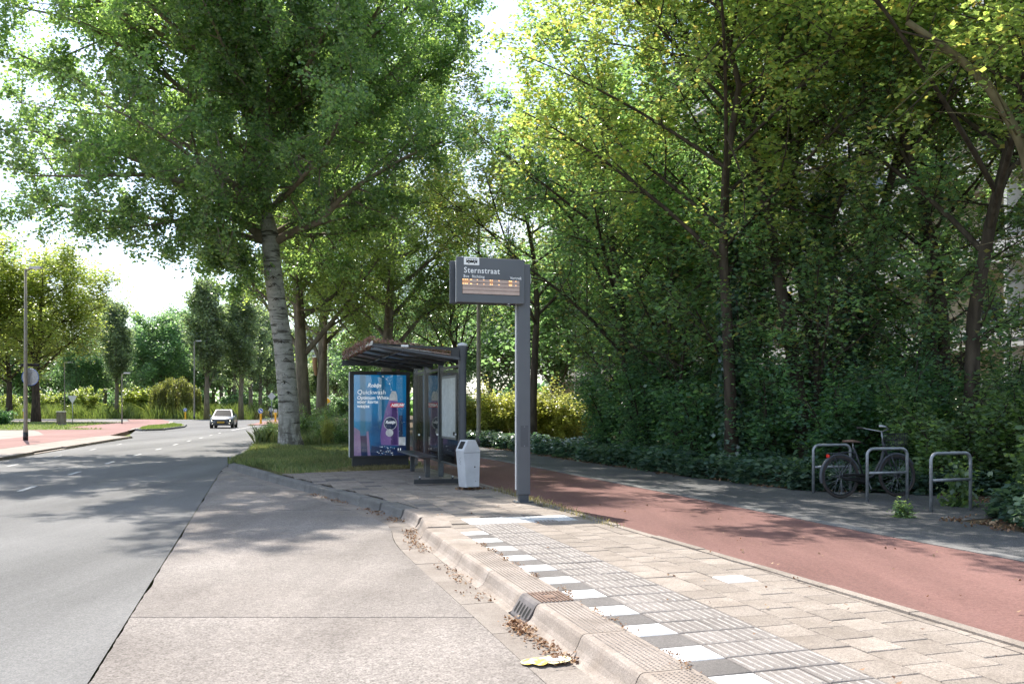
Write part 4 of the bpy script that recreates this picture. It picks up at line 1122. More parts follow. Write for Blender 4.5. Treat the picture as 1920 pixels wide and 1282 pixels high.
flat([(-.02, WZ0 + .9), (.12, WZ0 + .9), (.12, WZ1), (-.02, WZ1)], 'pr_stripe', 'printed_stripe')
flat([(-.645, WZ0), (-.46, WZ0), (-.50, WZ0 + .62), (-.645, WZ0 + .72)], 'pr_lilac', 'printed_cloth')
flat([(-.47, WZ0), (-.30, WZ0), (-.32, WZ0 + .5), (-.49, WZ0 + .5)], 'pr_navy', 'printed_shade')
flat([(-.31, WZ0), (-.24, WZ0), (-.29, WZ0 + .62), (-.34, WZ0 + .6)], 'pr_lilac', 'printed_cloth')
flat([(-.24, WZ0), (.645, WZ0), (.645, WZ0 + .26), (.2, WZ0 + .16), (-.22, WZ0 + .26)], 'pr_navy', 'printed_floor')
flat([(.47, WZ0 + .2), (.56, WZ0 + .2), (.56, WZ0 + 1.0), (.47, WZ0 + 1.0)], 'pr_navy', 'printed_shade')
flat([(.34, WZ0 + .27), (.63, WZ0 + .25), (.63, WZ0 + .46), (.34, WZ0 + .46)], 'pr_silver', 'printed_drum')
# bottle with cap and round label
flat([(.02, WZ0 + .27), (.46, WZ0 + .25), (.46, WZ0 + .60), (.44, WZ0 + 1.15), (.43, WZ0 + 1.36), (.22, WZ0 + 1.38), (.16, WZ0 + 1.22), (.05, WZ0 + .80), (.0, WZ0 + .5)], 'pr_purple', 'printed_bottle')
flat([(.26, WZ0 + .27), (.44, WZ0 + .27), (.42, WZ0 + 1.25), (.30, WZ0 + 1.28)], 'pr_purple_dark', 'printed_bottle_shade')
flat([(.22, WZ0 + 1.38), (.43, WZ0 + 1.36), (.42, WZ0 + 1.50), (.39, WZ0 + 1.60), (.29, WZ0 + 1.61), (.24, WZ0 + 1.50)], 'pr_silver', 'printed_cap')
flat(ell(.25, WZ0 + .80, .165, .165), 'pr_silver', 'printed_label_ring'); flat(ell(.25, WZ0 + .80, .15, .15), 'pr_navy', 'printed_label')
flat(ell(.23, WZ0 + .57, .095, .095), 'pr_silver', 'printed_seal')
flat([(.255, WZ0 + 1.20), (.575, WZ0 + 1.20), (.59, WZ0 + 1.24), (.575, WZ0 + 1.31), (.265, WZ0 + 1.31), (.24, WZ0 + 1.26)], 'pr_red', 'printed_ribbon')
for i in range(46):                                     # foam and droplets
    a = random.uniform(0, 1); x = -.05 + a * .42 + random.uniform(-.04, .04); z = WZ0 + random.uniform(.02, .24)
    r = random.uniform(.006, .02); flat(ell(x, z, r, r * .7, 7), random.choice(['pr_silver', 'pr_white', 'pr_stripe']), 'printed_droplet')
for i in range(16):
    t = i / 15; x = .04 + .24 * math.sin(t * 1.5); z = WZ1 - .03 - .42 * t ** 1.6; r = .006 + .012 * (i % 4 == 1)
    flat(ell(x, z, r, r, 8), 'pr_silver', 'printed_bubble')
for i in range(26):
    flat(ell(random.uniform(.1, .62), WZ0 + random.uniform(.3, 1.5), .005, .005, 6), 'pr_white', 'printed_sparkle')
def ptext(s, size, x, z, **kw):
    pc[0] += 1
    return text(s, size, (x, PYY - .00025 * pc[0] - .0007, z), kw.pop('mat', 'pr_white'), po, 'poster_lettering', **kw)
ptext('Robijn', .135, -.32, WZ1 - .30, shear=.32, bold=.003, sx=.95)
ptext('Quickwash', .155, -.575, WZ1 - .475, shear=.10, bold=.006, sx=1.02)
ptext('Optimum White', .118, -.575, WZ1 - .60, shear=.10, bold=.0022, sx=.98)
ptext('voor korte', .118, -.575, WZ1 - .70, shear=.10, bold=.0022, sx=.98)
ptext('wasjes', .118, -.575, WZ1 - .805, shear=.10, bold=.0022, sx=.98)
ptext('NIEUW', .098, .27, WZ0 + 1.222, shear=.25, bold=.004, sx=.98)
ptext('Robijn', .105, .125, WZ0 + .80, shear=.32, bold=.003, sx=.9)
ptext('U', .12, .43, WZ0 + .10, bold=.004)
MB().box((0, -.1185 - .004, 1.30), (1.30, .003, 2.0)).build('poster_pane', 'poster_glass', mu)

# ================================================================== litter bin
bin_p = G(880, 917)
bn_ = thing('litter_bin', 'pale grey tapered litter bin on a dark bracket beside the glass shelter wall', 'litter bin', bin_p, math.radians(33))
body = MB()
# local x: right, y: back; front face looks to -x
pr = [(-.145, .05), (-.205, .68), (-.115, .90), (.06, .90), (.15, .70), (.13, .05)]
def loftx(mb, prof, y0, y1, ch=.012):
    n = len(prof); cx = sum(p[0] for p in prof) / n; cz = sum(p[1] for p in prof) / n
    def ring(y, k): return [(cx + (x - cx) * k, y, cz + (z - cz) * k) for x, z in prof]
    R = [ring(y0, .955), ring(y0 + ch, 1), ring(y1 - ch, 1), ring(y1, .955)]
    vs = sum(R, []); fs = []
    for a in range(3): fs += [(a * n + i, a * n + (i + 1) % n, (a + 1) * n + (i + 1) % n, (a + 1) * n + i) for i in range(n)]
    fs += [tuple(range(n))[::-1], tuple(range(3 * n, 4 * n))]
    mb.add(vs, fs)
loftx(body, pr[:2] + [(.15, .68), (.13, .05)], -.145, .145); body.build('bin_body', 'pale_grey', bn_)
lid = MB(); loftx(lid, [(-.207, .684), (-.21, .72), (-.115, .905), (.05, .91), (.152, .72), (.152, .684)], -.148, .148, .02)
lid_o = lid.build('bin_lid', 'pale_grey', bn_)
def onlid(u, w, off):        # point on the slanted front of the lid
    a = Vector((-.21, 0, .72)); b_ = Vector((-.115, 0, .905)); t = b_ - a; nn = Vector((-t.z, 0, t.x)).normalized()
    return a + t * u + Vector((0, w, 0)) + nn * off
MB().add([onlid(.15, -.085, .0015), onlid(.15, .085, .0015), onlid(.88, .085, .0015), onlid(.88, -.085, .0015)], [(0, 1, 2, 3)]).build('opening', 'black', lid_o)
for sy in (-1, 1): MB().tube([onlid(.12, sy * .095, 0), onlid(.9, sy * .095, 0)], .008, 6).build('opening_rim', 'pale_grey', lid_o)
MB().bbox((.172, 0, .46), (.035, .06, .92), .006).build('bracket_post', 'black_steel', bn_)
MB().torus((.172, 0, .86), .075, .017, 16, 8, 'x').build('bracket_hoop', 'black_steel', bn_, smooth=True)
MB().bbox((.155, -.06, .48), (.02, .02, .82), .004).build('bracket_strip', 'black_steel', bn_)
MB().lathe([(.014, 0), (.012, .006)], (.03, -.146, .42), 12, Matrix.Rotation(math.pi / 2, 3, 'X')).build('lock', 'black', bn_)
MB().lathe([(.007, 0), (.006, .004)], (.05, -.146, .16), 10, Matrix.Rotation(math.pi / 2, 3, 'X')).build('rivet', 'black', bn_)
def onfront(z, w):
    x = -.145 - (z - .05) / .63 * .06; return (x - .0015, w, z)
mk = MB()
for i in range(7):
    a0 = i * .75; z = .46 + .02 * i; w = .01 + .022 * math.sin(i * 1.9)
    mk.add([onfront(z, w - .012), onfront(z + .006, w + .014), onfront(z + .016, w + .012), onfront(z + .008, w - .014)], [(0, 1, 2, 3)])
mk.build('emblem', 'sign_grey', bn_)

# ================================================================== bicycle racks and bicycle
def rack(loc, rz, label):
    t = thing('bicycle_rack', label, 'bicycle rack', loc, rz, 'bicycle racks beside the footpath')
    w, h, r, R = .74, .84, .025, .11
    pts = [(-w / 2, 0, -.1), (-w / 2, 0, h - R)] + [(-w / 2 + R - R * math.cos(a), 0, h - R + R * math.sin(a)) for a in np.linspace(.2, math.pi / 2, 6)]
    pts += [(-p[0], 0, p[2]) for p in pts[::-1]]
    MB().tube(pts, r, 12).build('hoop', 'galv', t, smooth=True)
    MB().tube([(-w / 2 + .02, 0, .45), (w / 2 - .02, 0, .45)], r * .9, 10).build('cross_bar', 'galv', t, smooth=True)
    return t
r1 = G(1525, 923); r2 = G(1626, 939); r3 = G(1742, 958)
RZ = ROTZ - .06
def rc(p): return (p.x + .37 * math.cos(RZ), p.y + .37 * math.sin(RZ), 0)
rack(rc(r1), RZ, 'grey steel bicycle rack behind the rear wheel of the parked bicycle')
rack(rc(r2), RZ, 'grey steel bicycle rack standing in front of the parked bicycle')
rack(rc(r3), RZ + .10, 'grey steel bicycle rack partly overgrown by the ivy, nearest the camera')

by = G(1578, 934)
bk = thing('bicycle', 'black city bicycle with brown tyres parked against a steel rack', 'bicycle', (by.x, by.y + .02, 0), RZ + .01)
bk.rotation_euler = (math.radians(-4), 0, RZ + .01)
WR = .355
def wheel(x):
    t = MB().torus((x, 0, WR), WR - .022, .023, 40, 8, 'y').build('tyre', 'rubber', None, smooth=True)
    w = thing('wheel', None, None); w.parent = bk; t.parent = w
    MB().torus((x, 0, WR), WR - .052, .012, 36, 6, 'y', 1.2).build('rim', 'black_steel', w, smooth=True)
    MB().lathe([(.03, -.05), (.03, .05)], (x, 0, WR), 12, Matrix.Rotation(math.pi / 2, 3, 'X')).build('hub', 'black_steel', w)
    sp = MB()
    for k in range(28):
        a = 2 * math.pi * k / 28; s = .03 if k % 2 else -.03
        sp.tube([(x + .03 * math.cos(a + .6 * (1 if k % 4 < 2 else -1)), s, WR + .03 * math.sin(a + .6 * (1 if k % 4 < 2 else -1))), (x + (WR - .06) * math.cos(a), 0, WR + (WR - .06) * math.sin(a))], .0016, 4)
    sp.build('spokes', 'galv', w)
    return w
wheel(0); wheel(1.09)
BB = (.46, 0, .30); SEAT = (.27, 0, .86); HEAD0 = (.93, 0, .62); HEAD1 = (.84, 0, .93)
fr = MB(); fr.tube([BB, SEAT], .018, 8); fr.tube([BB, (.62, 0, .36), (.80, 0, .62), (.86, 0, .86)], .026, 10); fr.tube([HEAD0, HEAD1], .022, 8)
for sy in (-.05, .05):
    fr.tube([(0, sy, WR), (.40, sy * .5, .31)], .011, 6); fr.tube([(0, sy, WR), (.30, sy * .4, .74)], .009, 6)
fr.build('frame', 'black_steel', bk, smooth=True)
fk = MB(); fk.tube([HEAD0, (.96, 0, .72)], .02, 8)
for sy in (-.055, .055): fk.tube([(.95, sy, .70), (1.02, sy, .52), (1.09, sy, WR)], .012, 6)
fk.build('fork', 'black_steel', bk, smooth=True)
for x, a0, a1 in ((0, math.radians(20), math.radians(195)), (1.09, math.radians(30), math.radians(170))):
    MB().torus((x, 0, WR), WR + .012, .024, 24, 6, 'y', 1.3, a0, a1).build('mudguard', 'dark_steel', bk, smooth=True)
sd = MB(); sd.add([(.12, -.09, .93), (.12, .09, .93), (.25, .085, .925), (.25, -.085, .925), (.42, .02, .915), (.42, -.02, .915), (.11, -.06, .965), (.11, .06, .965), (.25, .06, .965), (.25, -.06, .965), (.40, .012, .94), (.40, -.012, .94)],
              [(0, 3, 2, 1), (3, 5, 4, 2), (6, 7, 8, 9), (9, 8, 10, 11), (0, 1, 7, 6), (1, 2, 8, 7), (2, 4, 10, 8), (4, 5, 11, 10), (5, 3, 9, 11), (3, 0, 6, 9)])
sd.build('saddle', 'brown_leather', bk, smooth=True)
MB().tube([(.27, 0, .80), (.262, 0, .925)], .013, 8).build('seat_post', 'galv', bk, smooth=True)
hb = MB(); hb.tube([(.84, 0, .93), (.83, 0, 1.10)], .013, 8)
hb.tube([(.60, -.30, 1.18), (.70, -.29, 1.17), (.82, -.18, 1.13), (.84, 0, 1.10), (.82, .18, 1.13), (.70, .29, 1.17), (.60, .30, 1.18)], .011, 8)
hb.build('handlebar', 'galv', bk, smooth=True)
for sy in (-.30, .30): MB().tube([(.57, sy, 1.182), (.68, sy * .975, 1.172)], .017, 8).build('grip', 'pale_grey' if sy < 0 else 'rubber', bk, smooth=True)
ca = MB()
for sy in (-.07, -.035, 0, .035, .07): ca.tube([(-.20, sy, .745), (.26, sy, .765)], .006, 5)
for x in (-.19, -.05, .1, .24): ca.tube([(x, -.07, .75), (x, .07, .75)], .005, 5)
for sy in (-.07, .07): ca.tube([(-.16, sy, .745), (0, sy * .9, WR)], .006, 5)
ca.build('luggage_carrier', 'dark_steel', bk)
MB().bbox((-.215, 0, .70), (.035, .08, .055), .012).build('rear_light', 'red_lens', bk)
MB().bbox((.42, 0, .30), (.24, .10, .17), .04).build('motor', 'black', bk)
cg = MB(); cg.tube([(.02, -.06, WR + .03), (.25, -.065, .385), (.46, -.065, .37)], .022, 6); cg.tube([(.02, -.06, WR - .03), (.25, -.065, .29), (.46, -.065, .24)], .022, 6); cg.build('chain_guard', 'black', bk, smooth=True)
MB().tube([(.46, -.08, .30), (.52, -.085, .14)], .010, 6).build('crank', 'galv', bk); MB().bbox((.53, -.12, .13), (.09, .07, .02), .005).build('pedal', 'black', bk)
MB().tube([(.46, .08, .30), (.40, .085, .46)], .010, 6).build('crank', 'galv', bk); MB().bbox((.39, .12, .47), (.09, .07, .02), .005).build('pedal', 'black', bk)
bs = MB()
for z, k in ((.86, .8), (.96, .9), (1.06, 1.0)):
    bs.tube([(.93, -.15 * k, z), (1.02 + .2 * k, -.15 * k, z), (1.02 + .2 * k, .15 * k, z), (.93, .15 * k, z), (.93, -.15 * k, z)], .006, 5)
for i in range(7):
    x = .94 + i * .045
    for sy in (-1, 1): bs.tube([(x, sy * .12, .86), (x, sy * .15, 1.06)], .004, 4)
for i in range(7):
    y_ = -.12 + i * .04; bs.tube([(1.17, y_, .86), (1.21, y_, 1.06)], .004, 4); bs.tube([(.94, y_, .86), (1.18, y_, .86)], .004, 4)
bs.build('basket', 'black_steel', bk)
MB().tube([(.05, .05, .30), (.12, .14, .02)], .009, 6).build('kickstand', 'galv', bk)

# ================================================================== street furniture along the road
def lamp(loc, rz, h, arm, label, r0=.075, small=False, base=True):
    t = thing('street_lamp', label, 'street lamp', loc, rz, None)
    MB().lathe([(r0 * 1.25, 0), (r0 * 1.25, .55), (r0, .62), (r0, h * .3), (r0 * .62, h)], n=12).build('pole', 'lamp_post', t, smooth=True)
    if base: MB().lathe([(r0 * 1.32, 0), (r0 * 1.32, .38)], n=12).build('base_sleeve', 'black_steel', t, smooth=True)
    MB().tube([(0, 0, h - .08), (arm * .4, 0, h + .02)], r0 * .5, 8).build('arm', 'lamp_post', t, smooth=True)
    hd = MB(); x0, x1 = arm * .25, arm
    hd.add([(x0, -.07, h + .0), (x1, -.11, h + .03), (x1, .11, h + .03), (x0, .07, h + .0), (x0, -.06, h + .12), (x1, -.07, h + .11), (x1, .07, h + .11), (x0, .06, h + .12)],
           [(0, 3, 2, 1), (4, 5, 6, 7), (0, 1, 5, 4), (1, 2, 6, 5), (2, 3, 7, 6), (3, 0, 4, 7)])
    o = hd.build('lamp_head', 'lamp_grey', t)
    MB().box(((x0 + x1) / 2 + .06, 0, h + .002), (arm * .5, .13, .02)).build('lens', 'white_plastic', o)
    return t
lp = G(48, 825, LZ)
t = lamp((lp.x, lp.y, LZ), 0, 8.0, .75, 'tall street lamp by the pink path with a round sign facing away', .085)
rs = MB().lathe([(.40, 0), (.40, .03)], (.13, .16, 2.95), 28, Matrix.Rotation(-math.pi / 2, 3, 'X')).build('round_sign', 'galv', t)
MB().torus((.13, .155, 2.95), .395, .012, 28, 6, 'y').build('sign_rim', 'blue', rs)
MB().bbox((.12, .17, 3.52), (.82, .05, .14), .01).build('name_board', 'black', t)
for z in (2.75, 3.15): MB().box((.05, .12, z), (.3, .08, .03)).build('sign_clamp', 'galv', t)
lamp(Vector((-35.9, 81, LZ)), 0, 4.6, .75, 'short street lamp on the grass plot near the pink path', .05, base=True)
lamp(Vector((-40.8, 113, -.1)), 0.2, 10.0, .9, 'slim pale street lamp beyond the grass island near the car', .10)
dl = lamp(Vector((-20.9, 100, -.02)), 3.0, 9.3, .8, 'dark street lamp carrying the orange priority diamond', .085)
for o_ in (dl,):
    b = MB(); R3 = Matrix.Rotation(-3.0, 3, 'Z')
    b.plate([(0, 2.17 - .46), (.46, 2.17), (0, 2.17 + .46), (-.46, 2.17)], -.12, -.14); b.v = [tuple(R3 @ Vector(v)) for v in b.v]
    sg_ = b.build('priority_sign', 'white_plastic', o_)
    b = MB(); b.plate([(0, 2.17 - .34), (.34, 2.17), (0, 2.17 + .34), (-.34, 2.17)], -.144, -.150); b.v = [tuple(R3 @ Vector(v)) for v in b.v]
    b.build('yellow_diamond', 'sign_yellow', sg_)
lamp(Vector((-1.30, 34.3, 0)), 2.6, 8.6, .8, 'weathered street lamp pole rising beside the yellow green hedge', .085)
lamp(Vector((-60, 118, -.1)), .2, 7.5, .8, 'distant street lamp at the far left behind the maple', .07)

def bollard(loc, label, disc=True, rz=0.0):
    t = thing('traffic_bollard', label, 'bollard', loc, rz, 'yellow keep right bollards')
    MB().lathe([(.13, 0), (.13, .06), (.10, .10), (.10, .92), (.07, .97)], n=14).build('post', 'yellow', t, smooth=False)
    if disc:
        MB().lathe([(.24, 0), (.24, .04)], (0, -.05, 1.20), 24, Matrix.Rotation(math.pi / 2, 3, 'X')).build('blue_disc', 'blue', t)
        MB().torus((0, -.095, 1.20), .225, .012, 24, 6, 'y').build('disc_rim', 'white_plastic', t)
        a = MB(); a.plate([(-.10, .10), (-.06, .12), (.07, -.01), (.11, .04), (.12, -.12), (-.04, -.11), (.01, -.06), (-.13, .06)], 0, -.006)
        a.v = [(x, y - .092, z + 1.20) for x, y, z in a.v]; a.build('white_arrow', 'white_plastic', t)
        MB().lathe([(.04, .95), (.04, 1.0)], n=10).build('neck', 'black_steel', t)
    else:
        MB().bbox((0, 0, 1.14), (.34, .06, .34), .02).build('reflector_board', 'lamp_grey', t)
    return t
q = G(489, 794, ROAD + .06); bollard((q.x, q.y, ROAD + .06), 'yellow bollard with a blue arrow disc right of the silver car')
q = G(516.5, 791, ROAD + .06); bollard((q.x, q.y, ROAD + .06), 'yellow bollard with a grey board nearest the big poplar trunk', False)
bollard((-42.5, 114.5, -.1), 'yellow bollard with a blue disc left of the silver car')
bollard((-66.0, 119, -.1), 'yellow bollard behind the street lamp at far left', False)

def post_sign(name, loc, h, label, shape):
    t = thing(name, label, 'sign', loc, 0)
    MB().lathe([(.035, 0), (.035, h)], n=10).build('post', 'galv', t, smooth=True)
    b = MB(); b.plate(shape, -.045, -.03); b.v = [(x, y, z + h) for x, y, z in b.v]; b.build('sign_plate', 'lamp_grey', t)
    MB().box((0, -.02, h - .02), (.16, .03, .05)).build('bracket', 'galv', t)
    return t
post_sign('yield_sign', (-38.7, 77.5, LZ), 2.35, 'grey back of a downward triangle sign beside the utility box', [(-.42, .18), (.42, .18), (0, -.56)])
q = G(509.5, 786, ROAD + .06)
post_sign('priority_sign', (q.x, q.y, ROAD + .06), 2.9, 'grey back of a diamond sign over the traffic island', [(0, -.52), (.52, 0), (0, .52), (-.52, 0)])
ub = thing('utility_box', 'grey brown concrete utility box on the grass plot', 'utility box', (-38.0, 74.2, LZ), .15)
MB().bbox((0, 0, .57), (.66, .42, 1.10), .03).build('cabinet', 'bark_far', ub)
MB().bbox((0, 0, 1.14), (.72, .48, .06), .02).build('lid', 'lamp_grey', ub)
MB().bbox((0, 0, .05), (.74, .50, .12), .02).build('plinth', 'kerb_grey', ub)
MB().box((.02, -.215, .6), (.5, .012, .9)).build('door', 'bark_far', ub)

# ================================================================== car
car_p = G(415, 803, ROAD)
hd_ = math.atan2(-1.0, .205)
car = thing('car', 'silver hatchback driving towards the camera with its lights on', 'car', (car_p.x - .45, car_p.y + 2.0, ROAD), hd_)
# sections along the length: x, z sill, z waist, z top, half width sill, waist, top
SEC = [(-2.02, .42, .72, .86, .62, .70, .60), (-1.95, .30, .80, 1.02, .74, .80, .62), (-1.5, .22, .86, 1.05, .80, .86, .80), (-1.0, .20, .88, 1.0, .83, .87, .84), (0, .19, .87, .95, .84, .87, .84),
       (.7, .20, .86, .94, .83, .87, .82), (1.2, .21, .82, .90, .82, .87, .78), (1.65, .22, .76, .83, .79, .85, .70), (1.92, .24, .66, .74, .72, .78, .60), (2.03, .32, .54, .62, .60, .66, .50)]
def car_loft(sec):
    mb = MB(); rings = []
    for x, zs_, zw, zt, ws, ww, wt in sec:
        half = [(ws * .86, zs_), (ws, zs_ + .06), (ww, (zs_ + zw) / 2 + .02), (ww * .985, zw), (wt, zt - .02), (wt * .6, zt + .01)]
        rings.append([(x, w, z) for w, z in half] + [(x, -w, z) for w, z in half[::-1]])
    n = len(rings[0]); vs = sum(rings, [])
    fs = [(i * n + k, i * n + (k + 1) % n, (i + 1) * n + (k + 1) % n, (i + 1) * n + k) for i in range(len(sec) - 1) for k in range(n)]
    fs += [tuple(range(n))[::-1], tuple(range((len(sec) - 1) * n, len(sec) * n))]
    mb.add(vs, [f[::-1] for f in fs]); return mb
car_loft(SEC).build('body', 'white_paint', car, smooth=True)
gh = MB()
GX = [(-1.85, .98, .66), (-1.35, 1.32, .58), (-.9, 1.43, .575), (-.2, 1.455, .58), (.15, 1.42, .585), (.95, .90, .74)]
vs = []
for x, z, w in GX: vs += [(x, w, z), (x, -w, z)]
base = [(-1.85, .70, .93), (-1.35, .80, .93), (-.9, .83, .92), (-.2, .83, .90), (.15, .83, .90), (.95, .80, .86)]
nb = len(vs)
for x, w, z in base: vs += [(x, w, z), (x, -w, z)]
fs = []
for i in range(5):
    a, b_ = 2 * i, 2 * i + 2
    fs += [(a, b_, b_ + 1, a + 1), (a, nb + a, nb + b_, b_), (a + 1, b_ + 1, nb + b_ + 1, nb + a + 1)]
gh.add(vs, fs); gh.build('cabin', 'white_paint', car)
def glass4(p, name):
    MB().add(p, [(0, 1, 2, 3)]).build(name, 'car_glass', car)
glass4([(.20, .53, 1.405), (.20, -.53, 1.405), (.93, -.69, .935), (.93, .69, .935)], 'windscreen')
for sy in (-1, 1):
    glass4([(.10, sy * .606, 1.38), (.70, sy * .775, .955), (-.28, sy * .838, .955), (-.28, sy * .612, 1.40)], 'side_window')
    glass4([(-.34, sy * .612, 1.40), (-.34, sy * .838, .955), (-1.2, sy * .822, .97), (-1.1, sy * .61, 1.36)], 'side_window')
glass4([(-1.42, .50, 1.30), (-1.42, -.50, 1.30), (-1.86, -.60, 1.0), (-1.86, .60, 1.0)], 'rear_window')
for x in (-1.27, 1.27):
    for sy in (-1, 1):
        w = thing('wheel', None, None); w.parent = car
        AX = Matrix.Rotation(math.pi / 2, 3, 'X')
        MB().lathe([(.20, -.10), (.30, -.10), (.325, -.07), (.325, .07), (.30, .10), (.20, .10)], (x, sy * .76, .325), 24, AX).build('tyre', 'rubber', w)
        MB().lathe([(.20, -.06), (.21, .085), (.05, .06)], (x, sy * (.765 + .02), .325), 16, Matrix.Rotation(-sy * math.pi / 2, 3, 'X')).build('rim', 'galv', w)
        MB().lathe([(.365, -.02), (.365, .02)], (x, sy * .845, .345), 24, AX).build('wheel_arch', 'black', w)
gr = MB(); gr.add([(2.035, -.44, .60), (2.035, .44, .60), (2.05, .36, .42), (2.02, .50, .33), (2.02, -.50, .33), (2.05, -.36, .42)], [(0, 1, 2, 5), (5, 2, 3, 4)]); gr.build('grille', 'black_steel', car)
MB().box((2.055, 0, .475), (.012, .52, .115)).build('number_plate', 'plate_yellow', car)
for i in range(6): MB().box((2.063, -.18 + i * .072, .475), (.004, .038, .06)).build('plate_character', 'black', car)
for sy in (-1, 1):
    MB().add([(1.98, sy * .70, .70), (2.0, sy * .46, .655), (2.03, sy * .46, .60), (2.0, sy * .70, .62)], [(0, 1, 2, 3)]).build('headlight', 'car_glass', car)
    MB().add([(2.02, sy * .70, .63), (2.03, sy * .655, .63), (2.03, sy * .585, .36), (2.02, sy * .62, .36)], [(0, 1, 2, 3)]).build('running_light', 'lamp_on', car)
    MB().bbox((.62, sy * .94, .98), (.13, .17, .13), .03).build('door_mirror', 'black_steel' if sy > 0 else 'white_paint', car)
MB().box((2.02, 0, .27), (.05, 1.15, .09)).build('lower_bumper', 'black_steel', car)

# ================================================================== rider on a moped (far away)
q = G(507, 784, ROAD)
rp = Vector((q.x, 128, ROAD)); rp.x = (508 - 960) / FPX * 128
mp = thing('moped', 'dark moped ridden towards the camera beyond the traffic island', 'moped', rp, math.radians(-80))
for x in (-.6, .6):
    MB().torus((x, 0, .24), .19, .05, 20, 8, 'y').build('wheel', 'rubber', mp, smooth=True)
b = MB(); b.bbox((-.35, 0, .55), (.75, .30, .34), .08); b.bbox((.1, 0, .28), (.5, .28, .10), .03); b.bbox((.42, 0, .62), (.14, .42, .70), .05, Matrix.Rotation(-.25, 3, 'Y')); b.build('body', 'black_steel', mp)
MB().bbox((-.30, 0, .76), (.6, .26, .10), .04).build('seat', 'black', mp)
MB().tube([(.38, -.32, 1.02), (.42, 0, 1.0), (.38, .32, 1.02)], .02, 6).build('handlebar', 'galv', mp)
MB().bbox((.52, 0, .92), (.10, .18, .14), .03).build('headlight', 'lamp_grey', mp)
sk = bpy.data.meshes.new('person')
JV = [(-.30, 0, .86), (-.26, 0, 1.12), (-.22, 0, 1.36), (-.20, 0, 1.48), (-.18, 0, 1.62), (-.22, .18, 1.38), (.05, .27, 1.16), (.34, .28, 1.06), (-.22, -.18, 1.38), (.05, -.27, 1.16), (.34, -.28, 1.06),
      (-.26, .11, .86), (.15, .16, .82), (.10, .13, .36), (.22, .13, .33), (-.26, -.11, .86), (.15, -.16, .82), (.10, -.13, .36), (.22, -.13, .33)]
JE = [(0, 1), (1, 2), (2, 3), (3, 4), (2, 5), (5, 6), (6, 7), (2, 8), (8, 9), (9, 10), (0, 11), (11, 12), (12, 13), (13, 14), (0, 15), (15, 16), (16, 17), (17, 18)]
JR = [.16, .16, .17, .06, .11, .075, .055, .045, .075, .055, .045, .10, .08, .055, .045, .10, .08, .055, .045]
sk.from_pydata(JV, JE, [])
M['rider'] = bpy.data.materials.new('rider_clothes'); M['rider'].use_nodes = True
def rider_mat():
    m = M['rider']; n, l = m.node_tree.nodes, m.node_tree.links; b = n['Principled BSDF']
    tc = n.new('ShaderNodeTexCoord'); sx = n.new('ShaderNodeSeparateXYZ'); l.new(tc.outputs['Object'], sx.inputs[0])
    r = n.new('ShaderNodeValToRGB'); r.color_ramp.interpolation = 'CONSTANT'; e = r.color_ramp.elements
    e[0].color = (.02, .022, .03, 1); e[1].position = .56; e[1].color = (.62, .60, .58, 1)
    k = e.new(.855); k.color = (.42, .26, .19, 1)
    mr = n.new('ShaderNodeMapRange'); mr.inputs['From Max'].default_value = 1.75; l.new(sx.outputs['Z'], mr.inputs['Value'])
    l.new(mr.outputs[0], r.inputs['Fac']); l.new(r.outputs['Color'], b.inputs['Base Color']); b.inputs['Roughness'].default_value = .8
rider_mat(); sk.materials.append(M['rider'])
pe = link('person', sk, None, loc=rp, rot=(0, 0, math.radians(-80)), label='person in a white jacket and dark trousers riding the moped', cat='person')
md = pe.modifiers.new('skin', 'SKIN')
for v, r in zip(sk.skin_vertices[0].data if sk.skin_vertices else [], JR): v.radius = (r, r)
if not sk.skin_vertices:
    bpy.context.view_layer.objects.active = pe; pe.select_set(True); bpy.ops.mesh.customdata_skin_add()
    for v, r in zip(sk.skin_vertices[0].data, JR): v.radius = (r, r)
sk.skin_vertices[0].data[0].use_root = True
ss = pe.modifiers.new('subdiv', 'SUBSURF'); ss.levels = 1; ss.render_levels = 1
MB().lathe([(.02, .17), (.09, .15), (.128, .07), (.135, 0), (.125, -.05)][::-1], (-.175, 0, 1.66), 12).build('helmet', 'black_steel', pe, smooth=True)

# ================================================================== far buildings
def flats(name, label, loc, rz, L, Dp, floors, fh, mats, bay=3.6, rail=True):
    t = thing(name, label, 'building', loc, rz)
    H = floors * fh + .8
    MB().box((L / 2, Dp / 2 + 1.4, H / 2), (L, Dp, H)).build('wall', mats[0], t)
    MB().box((L / 2, Dp / 2 + .7, H + .15), (L + .6, Dp + 2.4, .3)).build('roof', 'facade', t)
    win = MB().box((0, 0, 0), (1.5, .06, 1.5)).mesh('window', 'window'); fr_ = MB().box((0, 0, 0), (1.66, .04, 1.66)).mesh('window_frame', 'facade')
    for f in range(floors):
        z = .6 + f * fh
        b = MB().box((L / 2, .62, z), (L, 1.5, .20)).build('balcony_slab', mats[1], t)
        MB().box((L / 2, -.10, z + .58), (L, .05, .55)).build('parapet', mats[1], b)
        MB().box((L / 2, -.10, z + 1.02), (L, .06, .05)).build('handrail', 'galv', b)
        for i in range(int(L / bay)):
            w = link('window', fr_, t, loc=(bay * (i + .5), 1.375, z + 1.45)); link('pane', win, w, loc=(0, -.035, 0))
    for i in range(int(L / (bay * 2)) + 1):
        MB().box((min(i * bay * 2, L - .1) + .08, .64, H / 2), (.16, 1.42, H - .2)).build('party_wall', mats[1], t)
    return t
